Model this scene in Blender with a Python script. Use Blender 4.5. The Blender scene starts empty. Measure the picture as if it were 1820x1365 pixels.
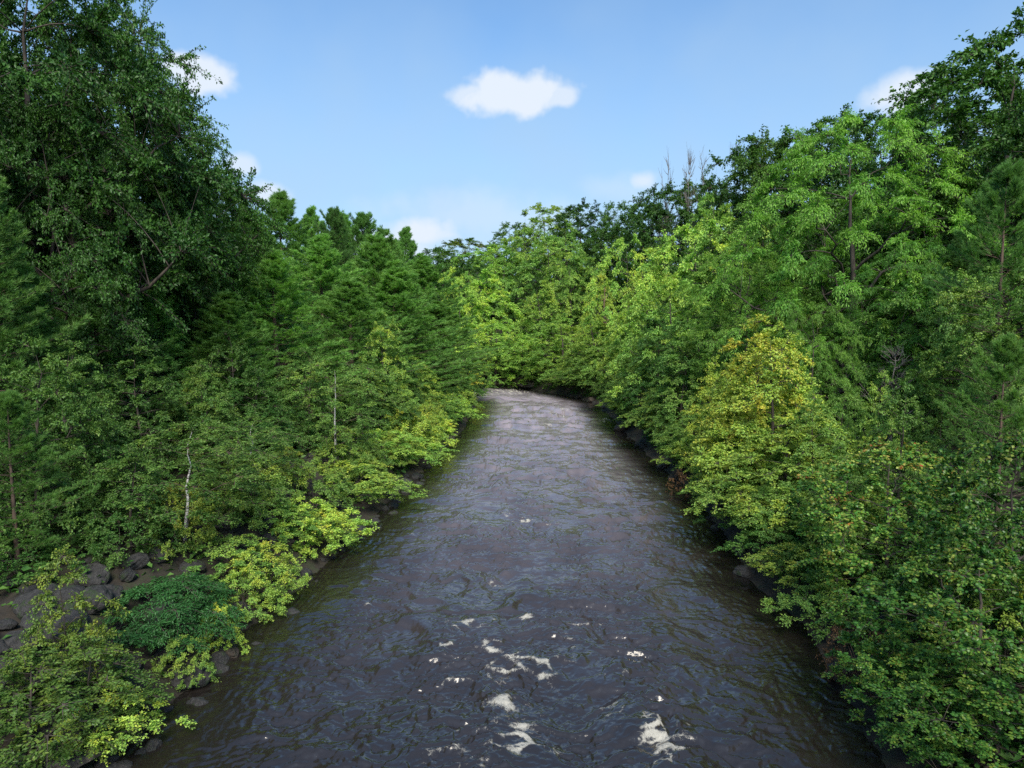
import bpy, math
import numpy as np
PI = math.pi
S = bpy.context.scene
COL = S.collection
# ------------------------------------------------------------------ camera
CAM_H, PITCH, FPX = 8.0, math.radians(4.1), 1213.0
cd = bpy.data.cameras.new('camera'); cam = bpy.data.objects.new('camera', cd); COL.objects.link(cam)
cam.location = (0, 0, CAM_H); cam.rotation_euler = (PI/2 - PITCH, 0, 0)
cd.sensor_width = 36; cd.lens = 36*FPX/1820; cd.clip_start = .1; cd.clip_end = 6000
S.camera = cam
# ------------------------------------------------------------------ exposure
S.view_settings.view_transform = 'Standard'; S.view_settings.look = 'None'
S.view_settings.exposure = 0.6; S.view_settings.gamma = 1
cy = S.cycles
cy.max_bounces = 6; cy.diffuse_bounces = 3; cy.glossy_bounces = 3; cy.transmission_bounces = 4
cy.use_denoising = False; cy.sample_clamp_indirect = 4; cy.sample_clamp_direct = .9; cy.caustics_reflective = False; cy.caustics_refractive = False
# ------------------------------------------------------------------ sun
SUN_EL, SUN_AZ = math.radians(45), math.radians(174)      # azimuth clockwise from +Y (camera direction)
sd = bpy.data.lights.new('sun', 'SUN'); sd.energy = 3.6; sd.angle = math.radians(22); sd.color = (1, .95, .86)
sun = bpy.data.objects.new('sun', sd); COL.objects.link(sun)
sun.rotation_euler = (PI/2 - SUN_EL, 0, -SUN_AZ + PI)
# ------------------------------------------------------------------ sky
def px_dir(px, py):
    u, v = (px-910)/FPX, (682.5-py)/FPX
    return np.array([u, math.cos(PITCH)+v*math.sin(PITCH), -math.sin(PITCH)+v*math.cos(PITCH)])
W = bpy.data.worlds.new('World'); S.world = W; W.use_nodes = True
wn, wl = W.node_tree.nodes, W.node_tree.links; wn.clear()
def wmath(op, a, b=None, c=None):
    n = wn.new('ShaderNodeMath'); n.operation = op
    for i, v in enumerate((a, b, c)):
        if v is None: continue
        if isinstance(v, (int, float)): n.inputs[i].default_value = v
        else: wl.new(v, n.inputs[i])
    return n.outputs[0]
def wmix(f, a, b):
    n = wn.new('ShaderNodeMix'); n.data_type = 'RGBA'
    for s, v in ((n.inputs[0], f), (n.inputs[6], a), (n.inputs[7], b)):
        if isinstance(v, tuple): s.default_value = (*v, 1)
        elif isinstance(v, (int, float)): s.default_value = v
        else: wl.new(v, s)
    return n.outputs[2]
sky = wn.new('ShaderNodeTexSky'); sky.sky_type = 'NISHITA'; sky.sun_disc = False
sky.sun_elevation = SUN_EL; sky.sun_rotation = SUN_AZ; sky.altitude = 0; sky.air_density = 1.0; sky.dust_density = .6; sky.ozone_density = 2.0
tc = wn.new('ShaderNodeTexCoord'); sep = wn.new('ShaderNodeSeparateXYZ'); wl.new(tc.outputs['Generated'], sep.inputs[0])
az = wmath('ARCTAN2', sep.outputs[0], sep.outputs[1]); el = wmath('ARCSINE', sep.outputs[2])
noi = wn.new('ShaderNodeTexNoise'); noi.inputs['Scale'].default_value = 26; noi.inputs['Detail'].default_value = 3.5; noi.inputs['Roughness'].default_value = .48
wl.new(tc.outputs['Generated'], noi.inputs['Vector'])
noi2 = wn.new('ShaderNodeTexNoise'); noi2.inputs['Scale'].default_value = 7; noi2.inputs['Detail'].default_value = 3
wl.new(tc.outputs['Generated'], noi2.inputs['Vector'])
nz = wmath('SUBTRACT', noi.outputs['Fac'], .5); nz2 = wmath('SUBTRACT', noi2.outputs['Fac'], .5)
cloud = None
# centre and half size (in photo pixels) of each small cumulus, its softness, density, noise amount
for cx, cyy, a, b, soft, dens, na in ((908, 170, 104, 38, .42, .97, 1.6), (985, 172, 46, 19, .5, .8, 1.4), (846, 168, 52, 20, .5, .8, 1.4), (362, 130, 58, 29, .5, .93, 1.7),
        (1614, 168, 62, 30, .5, .9, 1.3), (430, 292, 26, 17, .7, .7, 1.5), (478, 345, 40, 18, .7, .75, 1.6), (745, 412, 80, 32, .8, .95, 1.8),
        (700, 440, 100, 36, .8, .85, 1.8), (1146, 321, 30, 15, .8, .75, 1.6), (1100, 335, 70, 24, 1.0, .25, 1.6), (860, 385, 200, 40, 1.0, .35, 1.5)):
    d = px_dir(cx, cyy); soft *= 1.45; a0 = math.atan2(d[0], d[1]); e0 = math.atan2(d[2], math.hypot(d[0], d[1])); rr = FPX*1.0
    ex = wmath('MULTIPLY', wmath('SUBTRACT', az, a0), 1.2*rr/a * math.cos(e0)); ey = wmath('MULTIPLY', wmath('SUBTRACT', el, e0), 1.08*rr/b)
    r = wmath('SQRT', wmath('ADD', wmath('MULTIPLY', ex, ex), wmath('MULTIPLY', ey, ey)))
    r = wmath('ADD', r, wmath('MULTIPLY', nz, na))
    m = wn.new('ShaderNodeMapRange'); m.interpolation_type = 'SMOOTHSTEP'
    m.inputs[1].default_value = 1+soft*.45; m.inputs[2].default_value = 1-soft*.55; m.inputs[3].default_value = 0; m.inputs[4].default_value = dens
    wl.new(r, m.inputs[0]); m = m.outputs[0]
    cloud = m if cloud is None else wmath('MAXIMUM', cloud, m)
wisp = wn.new('ShaderNodeMapRange'); wisp.interpolation_type = 'SMOOTHSTEP'   # thin veil low in the sky
wisp.inputs[1].default_value = .58; wisp.inputs[2].default_value = .08; wisp.inputs[3].default_value = 0; wisp.inputs[4].default_value = .8
wl.new(wmath('ADD', el, wmath('MULTIPLY', nz2, .25)), wisp.inputs[0])
skyg = wn.new('ShaderNodeVectorMath'); skyg.operation = 'MULTIPLY'; wl.new(sky.outputs[0], skyg.inputs[0]); skyg.inputs[1].default_value = (.68, .885, .99)
skc = wmix(wisp.outputs[0], skyg.outputs[0], (2.0, 2.8, 3.65))
skc = wmix(cloud, skc, (3.6, 3.95, 4.4))
bg = wn.new('ShaderNodeBackground'); bg.inputs[1].default_value = .15; wl.new(skc, bg.inputs[0])
wo = wn.new('ShaderNodeOutputWorld'); wl.new(bg.outputs[0], wo.inputs[0])

# ------------------------------------------------------------------ numpy noise
_r0 = np.random.RandomState(5)
_perm = _r0.permutation(512); _perm = np.concatenate([_perm, _perm, _perm]); _g2 = np.stack([np.cos(_r0.rand(512)*2*PI), np.sin(_r0.rand(512)*2*PI)], 1)
_ang = _r0.rand(512)*2*PI; _g2 = np.stack([np.cos(_ang), np.sin(_ang)], 1)
def noise2(x, y):
    xi, yi = np.floor(x).astype(int), np.floor(y).astype(int); xf, yf = x-xi, y-yi; xi &= 511; yi &= 511
    def g(a, b, fx, fy):
        h = _g2[_perm[_perm[a & 511]+(b & 511)] & 511]; return h[..., 0]*fx+h[..., 1]*fy
    u, v = xf*xf*xf*(xf*(xf*6-15)+10), yf*yf*yf*(yf*(yf*6-15)+10)
    n0 = g(xi, yi, xf, yf)*(1-u)+g(xi+1, yi, xf-1, yf)*u; n1 = g(xi, yi+1, xf, yf-1)*(1-u)+g(xi+1, yi+1, xf-1, yf-1)*u
    return (n0*(1-v)+n1*v)*1.5
def fbm(x, y, o=3):
    s, a = 0, 1
    for i in range(o): s = s+a*noise2(x*2**i+17*i, y*2**i-9*i); a *= .5
    return s
def smooth(a, b, x):
    t = np.clip((x-a)/(b-a), 0, 1); return t*t*(3-2*t)

# ------------------------------------------------------------------ materials
def mat(name):
    m = bpy.data.materials.new(name); m.use_nodes = True; nt = m.node_tree; nt.nodes.clear()
    return m, nt.nodes, nt.links
def ramp(nd, stops):
    r = nd.new('ShaderNodeValToRGB'); cr = r.color_ramp
    while len(cr.elements) < len(stops): cr.elements.new(.5)
    for e, (p, c) in zip(cr.elements, stops): e.position = p; e.color = (*c, 1)
    return r
def leaf_mat(name, stops, trans=.34, rough=.45, spec=.28, cw=.30, lw=.2):
    m, nd, lk = mat(name)
    def attr(n, t): a = nd.new('ShaderNodeAttribute'); a.attribute_name = n; a.attribute_type = t; return a.outputs['Fac']
    def mth(op, a, b, c=None):
        n = nd.new('ShaderNodeMath'); n.operation = op
        for i, v in enumerate((a, b, c)):
            if v is None: continue
            if isinstance(v, (int, float)): n.inputs[i].default_value = v
            else: lk.new(v, n.inputs[i])
        return n.outputs[0]
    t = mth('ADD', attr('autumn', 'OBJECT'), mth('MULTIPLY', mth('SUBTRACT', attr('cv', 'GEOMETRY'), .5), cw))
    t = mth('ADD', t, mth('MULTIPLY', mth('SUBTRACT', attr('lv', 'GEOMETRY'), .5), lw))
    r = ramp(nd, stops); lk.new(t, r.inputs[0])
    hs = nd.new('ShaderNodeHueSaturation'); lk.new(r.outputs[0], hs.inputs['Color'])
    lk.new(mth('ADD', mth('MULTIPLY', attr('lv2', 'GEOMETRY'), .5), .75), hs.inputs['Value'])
    br = nd.new('ShaderNodeMix'); br.data_type = 'RGBA'; br.blend_type = 'MULTIPLY'; br.inputs[0].default_value = 1
    lk.new(hs.outputs[0], br.inputs[6])
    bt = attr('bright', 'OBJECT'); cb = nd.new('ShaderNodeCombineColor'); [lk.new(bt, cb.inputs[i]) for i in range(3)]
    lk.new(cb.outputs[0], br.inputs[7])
    p = nd.new('ShaderNodeBsdfPrincipled'); p.inputs['Roughness'].default_value = rough; p.inputs['Specular IOR Level'].default_value = spec
    lk.new(br.outputs[2], p.inputs['Base Color'])
    tr = nd.new('ShaderNodeBsdfTranslucent')
    g = nd.new('ShaderNodeMix'); g.data_type = 'RGBA'; g.blend_type = 'MULTIPLY'; g.inputs[0].default_value = 1; g.inputs[7].default_value = (1.15, 1.3, .6, 1)
    lk.new(br.outputs[2], g.inputs[6]); lk.new(g.outputs[2], tr.inputs[0])
    mx = nd.new('ShaderNodeMixShader'); mx.inputs[0].default_value = trans
    lk.new(p.outputs[0], mx.inputs[1]); lk.new(tr.outputs[0], mx.inputs[2])
    o = nd.new('ShaderNodeOutputMaterial'); lk.new(mx.outputs[0], o.inputs[0])
    return m
GREENS = [(0, (.028, .085, .018)), (.3, (.062, .17, .032)), (.55, (.19, .33, .066)), (.75, (.34, .43, .062)), (.92, (.50, .43, .055)), (1, (.46, .20, .04))]
M = {}
M['leaf'] = leaf_mat('green_leaf', GREENS)
M['oak'] = leaf_mat('oak_leaf', [(0, (.02, .068, .015)), (.4, (.055, .14, .02)), (.7, (.10, .20, .028)), (.9, (.2, .17, .03)), (1, (.2, .08, .02))], trans=.25)
M['locust'] = leaf_mat('feathery_leaf', [(0, (.03, .12, .022)), (.4, (.095, .25, .042)), (.8, (.24, .40, .06)), (1, (.26, .36, .04))], trans=.42)
M['needle'] = leaf_mat('pine_needle', [(0, (.045, .115, .032)), (.4, (.12, .25, .055)), (.8, (.23, .38, .085)), (1, (.2, .16, .06))], trans=.35, rough=.5)
M['maple'] = leaf_mat('maple_leaf', [(0, (.03, .10, .022)), (.45, (.065, .18, .03)), (.7, (.17, .27, .04)), (.86, (.30, .30, .06)), (.95, (.32, .08, .03)), (1, (.28, .04, .02))], trans=.33, rough=.35, cw=.45, lw=.5)
M['lance'] = leaf_mat('narrow_leaf', [(0, (.022, .08, .022)), (.5, (.045, .14, .035)), (1, (.09, .21, .045))], trans=.25, rough=.35)
M['dry'] = leaf_mat('withered_leaf', [(0, (.10, .06, .03)), (1, (.22, .12, .05))], trans=.2, rough=.7)
def bark_mat(name, c1, c2, scale=6, stretch=.25, birch=False):
    m, nd, lk = mat(name)
    t = nd.new('ShaderNodeTexCoord'); mp = nd.new('ShaderNodeMapping'); lk.new(t.outputs['Object'], mp.inputs[0])
    mp.inputs['Scale'].default_value = (1, 1, stretch if not birch else 3)
    n = nd.new('ShaderNodeTexNoise'); n.inputs['Scale'].default_value = scale; n.inputs['Detail'].default_value = 5; lk.new(mp.outputs[0], n.inputs[0])
    r = ramp(nd, [(.35, c1), (.62, c2)]) if not birch else ramp(nd, [(.40, (.03, .025, .022)), (.47, (.5, .48, .44)), (1, (.66, .64, .6))])
    lk.new(n.outputs[0], r.inputs[0])
    p = nd.new('ShaderNodeBsdfPrincipled'); p.inputs['Roughness'].default_value = .85; lk.new(r.outputs[0], p.inputs[0])
    b = nd.new('ShaderNodeBump'); b.inputs['Strength'].default_value = .6; b.inputs['Distance'].default_value = .03; lk.new(n.outputs[0], b.inputs['Height']); lk.new(b.outputs[0], p.inputs['Normal'])
    o = nd.new('ShaderNodeOutputMaterial'); lk.new(p.outputs[0], o.inputs[0]); return m
M['bark'] = bark_mat('dark_bark', (.022, .017, .013), (.085, .066, .05))
M['brownbark'] = bark_mat('brown_bark', (.04, .027, .02), (.13, .085, .06))
M['birch'] = bark_mat('birch_bark', None, None, 5, 3, True)
M['dead'] = bark_mat('bleached_wood', (.07, .06, .05), (.20, .18, .155))
M['snag'] = bark_mat('weathered_snag', (.15, .085, .05), (.34, .22, .15))

def out_p(nd, lk, p):
    o = nd.new('ShaderNodeOutputMaterial'); lk.new(p.outputs[0], o.inputs[0])
# boulder granite
def rock_mat(name, lo, hi, moss):
    lo = tuple(.28*c for c in lo); hi = tuple(.42*c for c in hi)
    m, nd, lk = mat(name)
    t = nd.new('ShaderNodeTexCoord'); oi = nd.new('ShaderNodeObjectInfo')
    ad = nd.new('ShaderNodeVectorMath'); ad.operation = 'ADD'; lk.new(t.outputs['Object'], ad.inputs[0])
    sc = nd.new('ShaderNodeVectorMath'); sc.operation = 'SCALE'; sc.inputs[0].default_value = (31, 17, 23); lk.new(oi.outputs['Random'], sc.inputs[3]); lk.new(sc.outputs[0], ad.inputs[1])
    n = nd.new('ShaderNodeTexNoise'); n.inputs['Scale'].default_value = 4.5; n.inputs['Detail'].default_value = 11; n.inputs['Roughness'].default_value = .68; lk.new(ad.outputs[0], n.inputs[0])
    n2 = nd.new('ShaderNodeTexNoise'); n2.inputs['Scale'].default_value = 45; n2.inputs['Detail'].default_value = 4; lk.new(ad.outputs[0], n2.inputs[0])
    n3 = nd.new('ShaderNodeTexNoise'); n3.inputs['Scale'].default_value = 1.6; n3.inputs['Detail'].default_value = 6; lk.new(ad.outputs[0], n3.inputs[0])
    r = ramp(nd, [(.3, lo), (.7, hi)]); lk.new(n.outputs[0], r.inputs[0])
    r2 = ramp(nd, [(.35, (.55, .55, .55)), (.7, (1.25, 1.22, 1.18))]); lk.new(n2.outputs[0], r2.inputs[0])
    mx = nd.new('ShaderNodeMix'); mx.data_type = 'RGBA'; mx.blend_type = 'MULTIPLY'; mx.inputs[0].default_value = 1; lk.new(r.outputs[0], mx.inputs[6]); lk.new(r2.outputs[0], mx.inputs[7])
    r3 = ramp(nd, [(.56, (0, 0, 0)), (.66, (1, 1, 1))]); lk.new(n3.outputs[0], r3.inputs[0])
    mm = nd.new('ShaderNodeMath'); mm.operation = 'MULTIPLY'; mm.inputs[1].default_value = moss; lk.new(r3.outputs[0], mm.inputs[0])
    m2 = nd.new('ShaderNodeMix'); m2.data_type = 'RGBA'; lk.new(mm.outputs[0], m2.inputs[0]); lk.new(mx.outputs[2], m2.inputs[6]); m2.inputs[7].default_value = (.028, .045, .014, 1)
    p = nd.new('ShaderNodeBsdfPrincipled'); p.inputs['Roughness'].default_value = .7; lk.new(m2.outputs[2], p.inputs[0])
    b = nd.new('ShaderNodeBump'); b.inputs['Strength'].default_value = .9; b.inputs['Distance'].default_value = .12; lk.new(n.outputs[0], b.inputs['Height'])
    b2 = nd.new('ShaderNodeBump'); b2.inputs['Strength'].default_value = .4; b2.inputs['Distance'].default_value = .01; lk.new(n2.outputs[0], b2.inputs['Height']); lk.new(b.outputs[0], b2.inputs['Normal'])
    lk.new(b2.outputs[0], p.inputs['Normal']); out_p(nd, lk, p); return m
M['rock'] = rock_mat('grey_granite', (.05, .046, .044), (.17, .16, .15), .95)
M['brownrock'] = rock_mat('brown_granite', (.07, .05, .036), (.24, .18, .13), .3)
M['palerock'] = rock_mat('pale_granite', (.22, .19, .15), (.42, .37, .3), .1)
# forest floor
m, nd, lk = mat('forest_floor'); M['ground'] = m
t = nd.new('ShaderNodeTexCoord'); n = nd.new('ShaderNodeTexNoise'); n.inputs['Scale'].default_value = 1.3; n.inputs['Detail'].default_value = 12; n.inputs['Roughness'].default_value = .7
lk.new(t.outputs['Object'], n.inputs[0]); r = ramp(nd, [(.3, (.012, .01, .007)), (.5, (.035, .026, .017)), (.62, (.03, .038, .014)), (.75, (.07, .05, .03))]); lk.new(n.outputs[0], r.inputs[0])
p = nd.new('ShaderNodeBsdfPrincipled'); p.inputs['Roughness'].default_value = .95; lk.new(r.outputs[0], p.inputs[0])
b = nd.new('ShaderNodeBump'); b.inputs['Distance'].default_value = .15; lk.new(n.outputs[0], b.inputs['Height']); lk.new(b.outputs[0], p.inputs['Normal']); out_p(nd, lk, p)
# river water
m, nd, lk = mat('peaty_river_water'); M['water'] = m
t = nd.new('ShaderNodeTexCoord'); mp = nd.new('ShaderNodeMapping'); mp.inputs['Scale'].default_value = (1, .62, 1); lk.new(t.outputs['Object'], mp.inputs[0])
n = nd.new('ShaderNodeTexNoise'); n.inputs['Scale'].default_value = 7; n.inputs['Detail'].default_value = 6; n.inputs['Roughness'].default_value = .62; n.inputs['Distortion'].default_value = 1.1; lk.new(mp.outputs[0], n.inputs[0])
af = nd.new('ShaderNodeAttribute'); af.attribute_name = 'foam'
ch = nd.new('ShaderNodeAttribute'); ch.attribute_name = 'chop_sheen'
nf = nd.new('ShaderNodeTexNoise'); nf.inputs['Scale'].default_value = 6; nf.inputs['Detail'].default_value = 9; nf.inputs['Roughness'].default_value = .78; nf.inputs['Distortion'].default_value = 1.6; lk.new(t.outputs['Object'], nf.inputs[0])
s1 = nd.new('ShaderNodeMath'); s1.operation = 'MULTIPLY_ADD'; lk.new(nf.outputs[0], s1.inputs[0]); s1.inputs[1].default_value = 2.2; lk.new(af.outputs['Fac'], s1.inputs[2])
fm = nd.new('ShaderNodeMapRange'); fm.interpolation_type = 'SMOOTHSTEP'; fm.inputs[1].default_value = 1.50; fm.inputs[2].default_value = 2.0; lk.new(s1.outputs[0], fm.inputs[0])
p = nd.new('ShaderNodeBsdfPrincipled'); p.inputs['Base Color'].default_value = (.012, .008, .0045, 1); p.inputs['Roughness'].default_value = .05; p.inputs['IOR'].default_value = 1.75; p.inputs['Specular Tint'].default_value = (1, .94, .86, 1)
b = nd.new('ShaderNodeBump'); b.inputs['Strength'].default_value = .35; b.inputs['Distance'].default_value = .02; lk.new(n.outputs[0], b.inputs['Height']); lk.new(b.outputs[0], p.inputs['Normal'])
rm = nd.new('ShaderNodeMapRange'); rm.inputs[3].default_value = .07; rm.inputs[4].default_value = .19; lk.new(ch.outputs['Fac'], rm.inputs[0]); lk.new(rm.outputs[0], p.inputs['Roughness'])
wc = nd.new('ShaderNodeMix'); wc.data_type = 'RGBA'; wc.inputs[6].default_value = (.015, .012, .010, 1); wc.inputs[7].default_value = (.29, .245, .26, 1); lk.new(ch.outputs['Fac'], wc.inputs[0]); lk.new(wc.outputs[2], p.inputs['Base Color'])  # pale sky sheen of the farther water painted into base colour
pf = nd.new('ShaderNodeBsdfPrincipled'); pf.inputs['Base Color'].default_value = (.44, .41, .34, 1); pf.inputs['Roughness'].default_value = .7
bf = nd.new('ShaderNodeBump'); bf.inputs['Distance'].default_value = .05; lk.new(nf.outputs[0], bf.inputs['Height']); lk.new(bf.outputs[0], pf.inputs['Normal'])
mx = nd.new('ShaderNodeMixShader'); lk.new(fm.outputs[0], mx.inputs[0]); lk.new(p.outputs[0], mx.inputs[1]); lk.new(pf.outputs[0], mx.inputs[2])
o = nd.new('ShaderNodeOutputMaterial'); lk.new(mx.outputs[0], o.inputs[0])

# ------------------------------------------------------------------ mesh helper
def mk_mesh(name, V, groups, material, attrs=None, smooth_=False):
    """groups: list of (n,k) face index arrays; attrs: {name: per-face float array}"""
    me = bpy.data.meshes.new(name); V = np.ascontiguousarray(V, dtype=np.float32)
    me.vertices.add(len(V)); me.vertices.foreach_set('co', V.ravel())
    groups = [g for g in groups if len(g)]
    idx = np.concatenate([g.ravel() for g in groups]).astype(np.int32)
    tot = np.concatenate([np.full(len(g), g.shape[1]) for g in groups]).astype(np.int32)
    st = np.concatenate([[0], np.cumsum(tot)[:-1]]).astype(np.int32)
    me.loops.add(len(idx)); me.loops.foreach_set('vertex_index', idx)
    me.polygons.add(len(tot)); me.polygons.foreach_set('loop_start', st)
    me.update(calc_edges=True)
    if smooth_: me.polygons.foreach_set('use_smooth', np.ones(len(tot), bool))
    for k, a in (attrs or {}).items():
        at = me.attributes.new(k, 'FLOAT', 'FACE'); at.data.foreach_set('value', np.ascontiguousarray(a, dtype=np.float32))
    me.materials.append(material); return me
def link(name, data, parent=None):
    o = bpy.data.objects.new(name, data); COL.objects.link(o)
    if parent: o.parent = parent
    return o

# ------------------------------------------------------------------ terrain and river
LB = np.array([(-8.5, -30), (-8.2, 5), (-7.3, 12.5), (-7.0, 17.7), (-6.2, 24.4), (-5.5, 34.9), (-4.3, 50), (-3.8, 58), (-3.9, 76), (-5.0, 85), (-10, 89), (-25, 92), (-70, 97)], float)
RB = np.array([(6.2, -30), (6.3, 5), (6.8, 12.5), (7.9, 18.4), (7.6, 21.5), (8.3, 27), (8.9, 32.6), (9.0, 54.5), (9.8, 79), (7.0, 90), (2.4, 99.5), (-2, 102), (-25, 106), (-70, 112)], float)
def edge_dist(P, x, y):
    best = np.full(np.shape(x), 1e9)
    for a, b in zip(P[:-1], P[1:]):
        d = b-a; t = np.clip(((x-a[0])*d[0]+(y-a[1])*d[1])/(d@d), 0, 1)
        best = np.minimum(best, np.hypot(x-a[0]-t*d[0], y-a[1]-t*d[1]))
    return best
def XL(y): return np.interp(y, LB[:, 1], LB[:, 0])
def XR(y): return np.interp(y, RB[:, 1], RB[:, 0])
def gz(x, y):
    x = np.asarray(x, float); y = np.asarray(y, float)
    dl, dr = edge_dist(LB, x, y), edge_dist(RB, x, y)
    left = x < XL(y); right = x > XR(y)
    n = fbm(x*.16+3, y*.16, 3); w = noise2(x*.8, y*.8)*.18
    zl = 1.5*smooth(0, 3.5, dl)+.1*dl+.7*n*smooth(1, 8, dl)+w*smooth(0, 2, dl)
    zl = zl+10*smooth(25, 80, dl)
    zr = 1.3*smooth(0, 2.5, dr)+.08*dr+.7*n*smooth(1, 8, dr)+w*smooth(0, 2, dr)
    k = .42*smooth(-20, 30, y)
    q = np.maximum(0, dr-9); zr = zr+k*24*(1-np.exp(-q/24))*1.15
    zi = -1.1*smooth(0, 1.6, np.minimum(dl, dr))
    return np.where(left, zl, np.where(right, zr, zi))-.04
def gz1(x, y): return float(gz(np.array([x]), np.array([y]))[0])
def grid(name, xs, ys, material, zf):
    X, Y = np.meshgrid(xs, ys); Z = zf(X, Y); V = np.stack([X, Y, Z], -1).reshape(-1, 3)
    ny, nx = X.shape; i = np.arange((ny-1)*(nx-1)); r, c = i//(nx-1), i % (nx-1); a = r*nx+c
    return mk_mesh(name, V, [np.stack([a, a+1, a+nx+1, a+nx], 1)], material, smooth_=True)
def stretch(lo, hi, fine_lo, fine_hi, step):
    f = np.arange(fine_lo, fine_hi, step); s = step; up = []; v = fine_hi
    while v < hi: up.append(v); s *= 1.09; v += s
    dn = []; v = fine_lo; s = step
    while v > lo: s *= 1.09; v -= s; dn.append(v)
    return np.array(dn[::-1]+list(f)+up+[hi])
g = link('ground', grid('ground', stretch(-2500, 2500, -26, 34, .25), stretch(-600, 3200, 3, 112, .3), M['ground'], gz)); g['kind'] = 'structure'

FOAM = [(935, 1188, .8, .30, 1.0), (880, 1165, .25, .45, 1.0), (975, 1205, .3, .3, .9), (850, 1140, .3, .25, .6), (820, 1120, .5, .2, .9), (865, 1108, .3, .12, .8), (935, 1107, .3, .12, .9), (1035, 1112, .45, .2, .9),
        (920, 1320, .65, .3, 1.0), (895, 1258, .35, .14, .9), (1180, 1340, .45, .5, 1.0), (1095, 1280, .25, .25, .7), (825, 1213, .45, .12, .7), (795, 1155, .4, .1, .6), (640, 1068, .6, .15, .8),
        (880, 1030, .4, .2, .8), (925, 1055, .25, .15, .5), (1010, 1155, .35, .3, .6), (1080, 1210, .5, .3, .5), (945, 925, .9, .25, .9), (895, 915, .4, .2, .8), (740, 955, .5, .2, .4), (800, 1350, .6, .3, .7),
        (1010, 1040, .4, .3, .45), (820, 1330, .7, .2, .6), (1210, 1290, .2, .3, .4), (975, 756, 1.2, .4, .8), (1000, 738, 1.6, .7, .8), (1005, 728, 1.6, .8, .7), (930, 742, 1.2, .5, .5), (1080, 748, .8, .5, .9), (905, 696, 3.2, 1.2, 1.0), (880, 690, 2.5, .9, .8),
        (960, 722, 2.5, .8, .7), (1190, 895, .5, .25, .6), (935, 895, .4, .2, .3), (470, 1100, .3, .1, .5), (1230, 870, .4, .3, .5), (940, 885, .9, .25, .5), (905, 880, .4, .2, .4)]
def ground_at(px, py, z=0.0):
    d = px_dir(px, py); s = (z-CAM_H)/d[2]; return d[0]*s, d[1]*s
def wave(X, Y, fine=True):
    dl, dr = edge_dist(LB, X, Y), edge_dist(RB, X, Y); e = np.minimum(dl, dr); mid = smooth(.4, 3.6, e)
    wx = X+.55*noise2(X*.5+9, Y*.35)+.22*noise2(X*1.4, Y*1.1+40); wy = Y+.7*noise2(X*.4+30, Y*.4+7)+.25*noise2(X*1.3+70, Y*1.2)
    def ridge(fx, fy, ox):
        return (1-np.abs(noise2(wx*fx+ox, wy*fy+ox*.37)))
    h = .09*fbm(wx*.33, wy*.30, 2)*mid
    amp = .35+1.0*smooth(-.5, .6, noise2(X*.30+5, Y*.12)); slick = .4+.8*smooth(-.45, .35, noise2(X*.55+15, Y*.17+4)); crest = np.zeros_like(X); far_ = smooth(22, 80, Y)
    # plates of smooth water parted by narrow steep creases, at several sizes
    for f, a, w_, ox in ((.20, .060, .14, 31), (.42, .042, .11, 3), (.75, .030, .10, 11), (1.15, .025, .09, 47), (1.7, .018, .095, 71), (2.6, .015, .11, 23), (3.9, .011, .13, 131), (6.0, .007, .2, 171)):
        qx = wx*f*.62+ox+.30*noise2(X*f*2.1+ox, Y*f*2.1); qy = wy*f*1.15+ox*.37+.30*noise2(X*f*2.1, Y*f*2.1+ox*3)
        n_ = noise2(qx, qy); c_ = np.exp(-(n_/(w_*1.3))**2)
        m_ = (.15+.85*mid) if f < 2 else (.35+.65*mid)
        h = h+a*(np.tanh(n_/w_)+.5*c_)*m_*(amp if f < 1 else slick)*(1+1.3*far_ if f < .5 else (1+.5*far_ if f < 1.2 else .85))
        if .3 < f < 1.5: crest = np.maximum(crest, np.exp(-((n_-.03)/(w_*.85))**2))
    edge_s = .012*noise2(X*5.5+3*noise2(X*.6, Y*.3), Y*1.1)*(1-mid)
    return h+edge_s, mid, crest
ys = [4.0]
while ys[-1] < 113: ys.append(ys[-1]+max(.03, ys[-1]**2/(CAM_H*682)*.5))
ys = np.array(ys); s_ = np.linspace(0, 1, 760)
xl = np.where(ys < 83, XL(ys)-1.6, np.interp(ys, [83, 88, 113], [-7, -32, -45])); xr = np.where(ys < 95, XR(ys)+1.6, XR(95)+1.6)
Yw = np.repeat(ys[:, None], len(s_), 1); Xw = xl[:, None]+(xr-xl)[:, None]*s_[None]
Hw, mid, crest = wave(Xw, Yw)
fo = np.zeros_like(Hw)
for px, py, a, b, st in FOAM:
    x0, y0 = ground_at(px, py); k = max(1, y0/26.)
    wxn = .45*noise2(Xw*1.7+px, Yw*1.7)*a; wyn = .6*noise2(Xw*1.3, Yw*1.3+py)*b
    d2 = ((Xw-x0+wxn)/(a*1.5))**2+((Yw-y0+wyn*2)/(b*2.2*k))**2
    fo = np.maximum(fo, st*np.exp(-d2*1.1)); Hw = Hw+.07*st*np.exp(-(((Xw-x0)/(a*1.5))**2+((Yw-y0-b)/(b*2.5*k))**2))
fo = fo*(.26+.88*crest)*(.75+.6*noise2(Xw*2.3, Yw*2.3))+.20*crest*mid*smooth(.1, .8, noise2(Xw*.5+50, Yw*.4))
V = np.stack([Xw, Yw, Hw], -1).reshape(-1, 3); ny, nx = Xw.shape
i = np.arange((ny-1)*(nx-1)); r_, c_ = i//(nx-1), i % (nx-1); a = r_*nx+c_
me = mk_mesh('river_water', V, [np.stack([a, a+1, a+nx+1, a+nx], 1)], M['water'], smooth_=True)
at_ = me.attributes.new('foam', 'FLOAT', 'POINT'); at_.data.foreach_set('value', fo.ravel().astype(np.float32))
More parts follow.
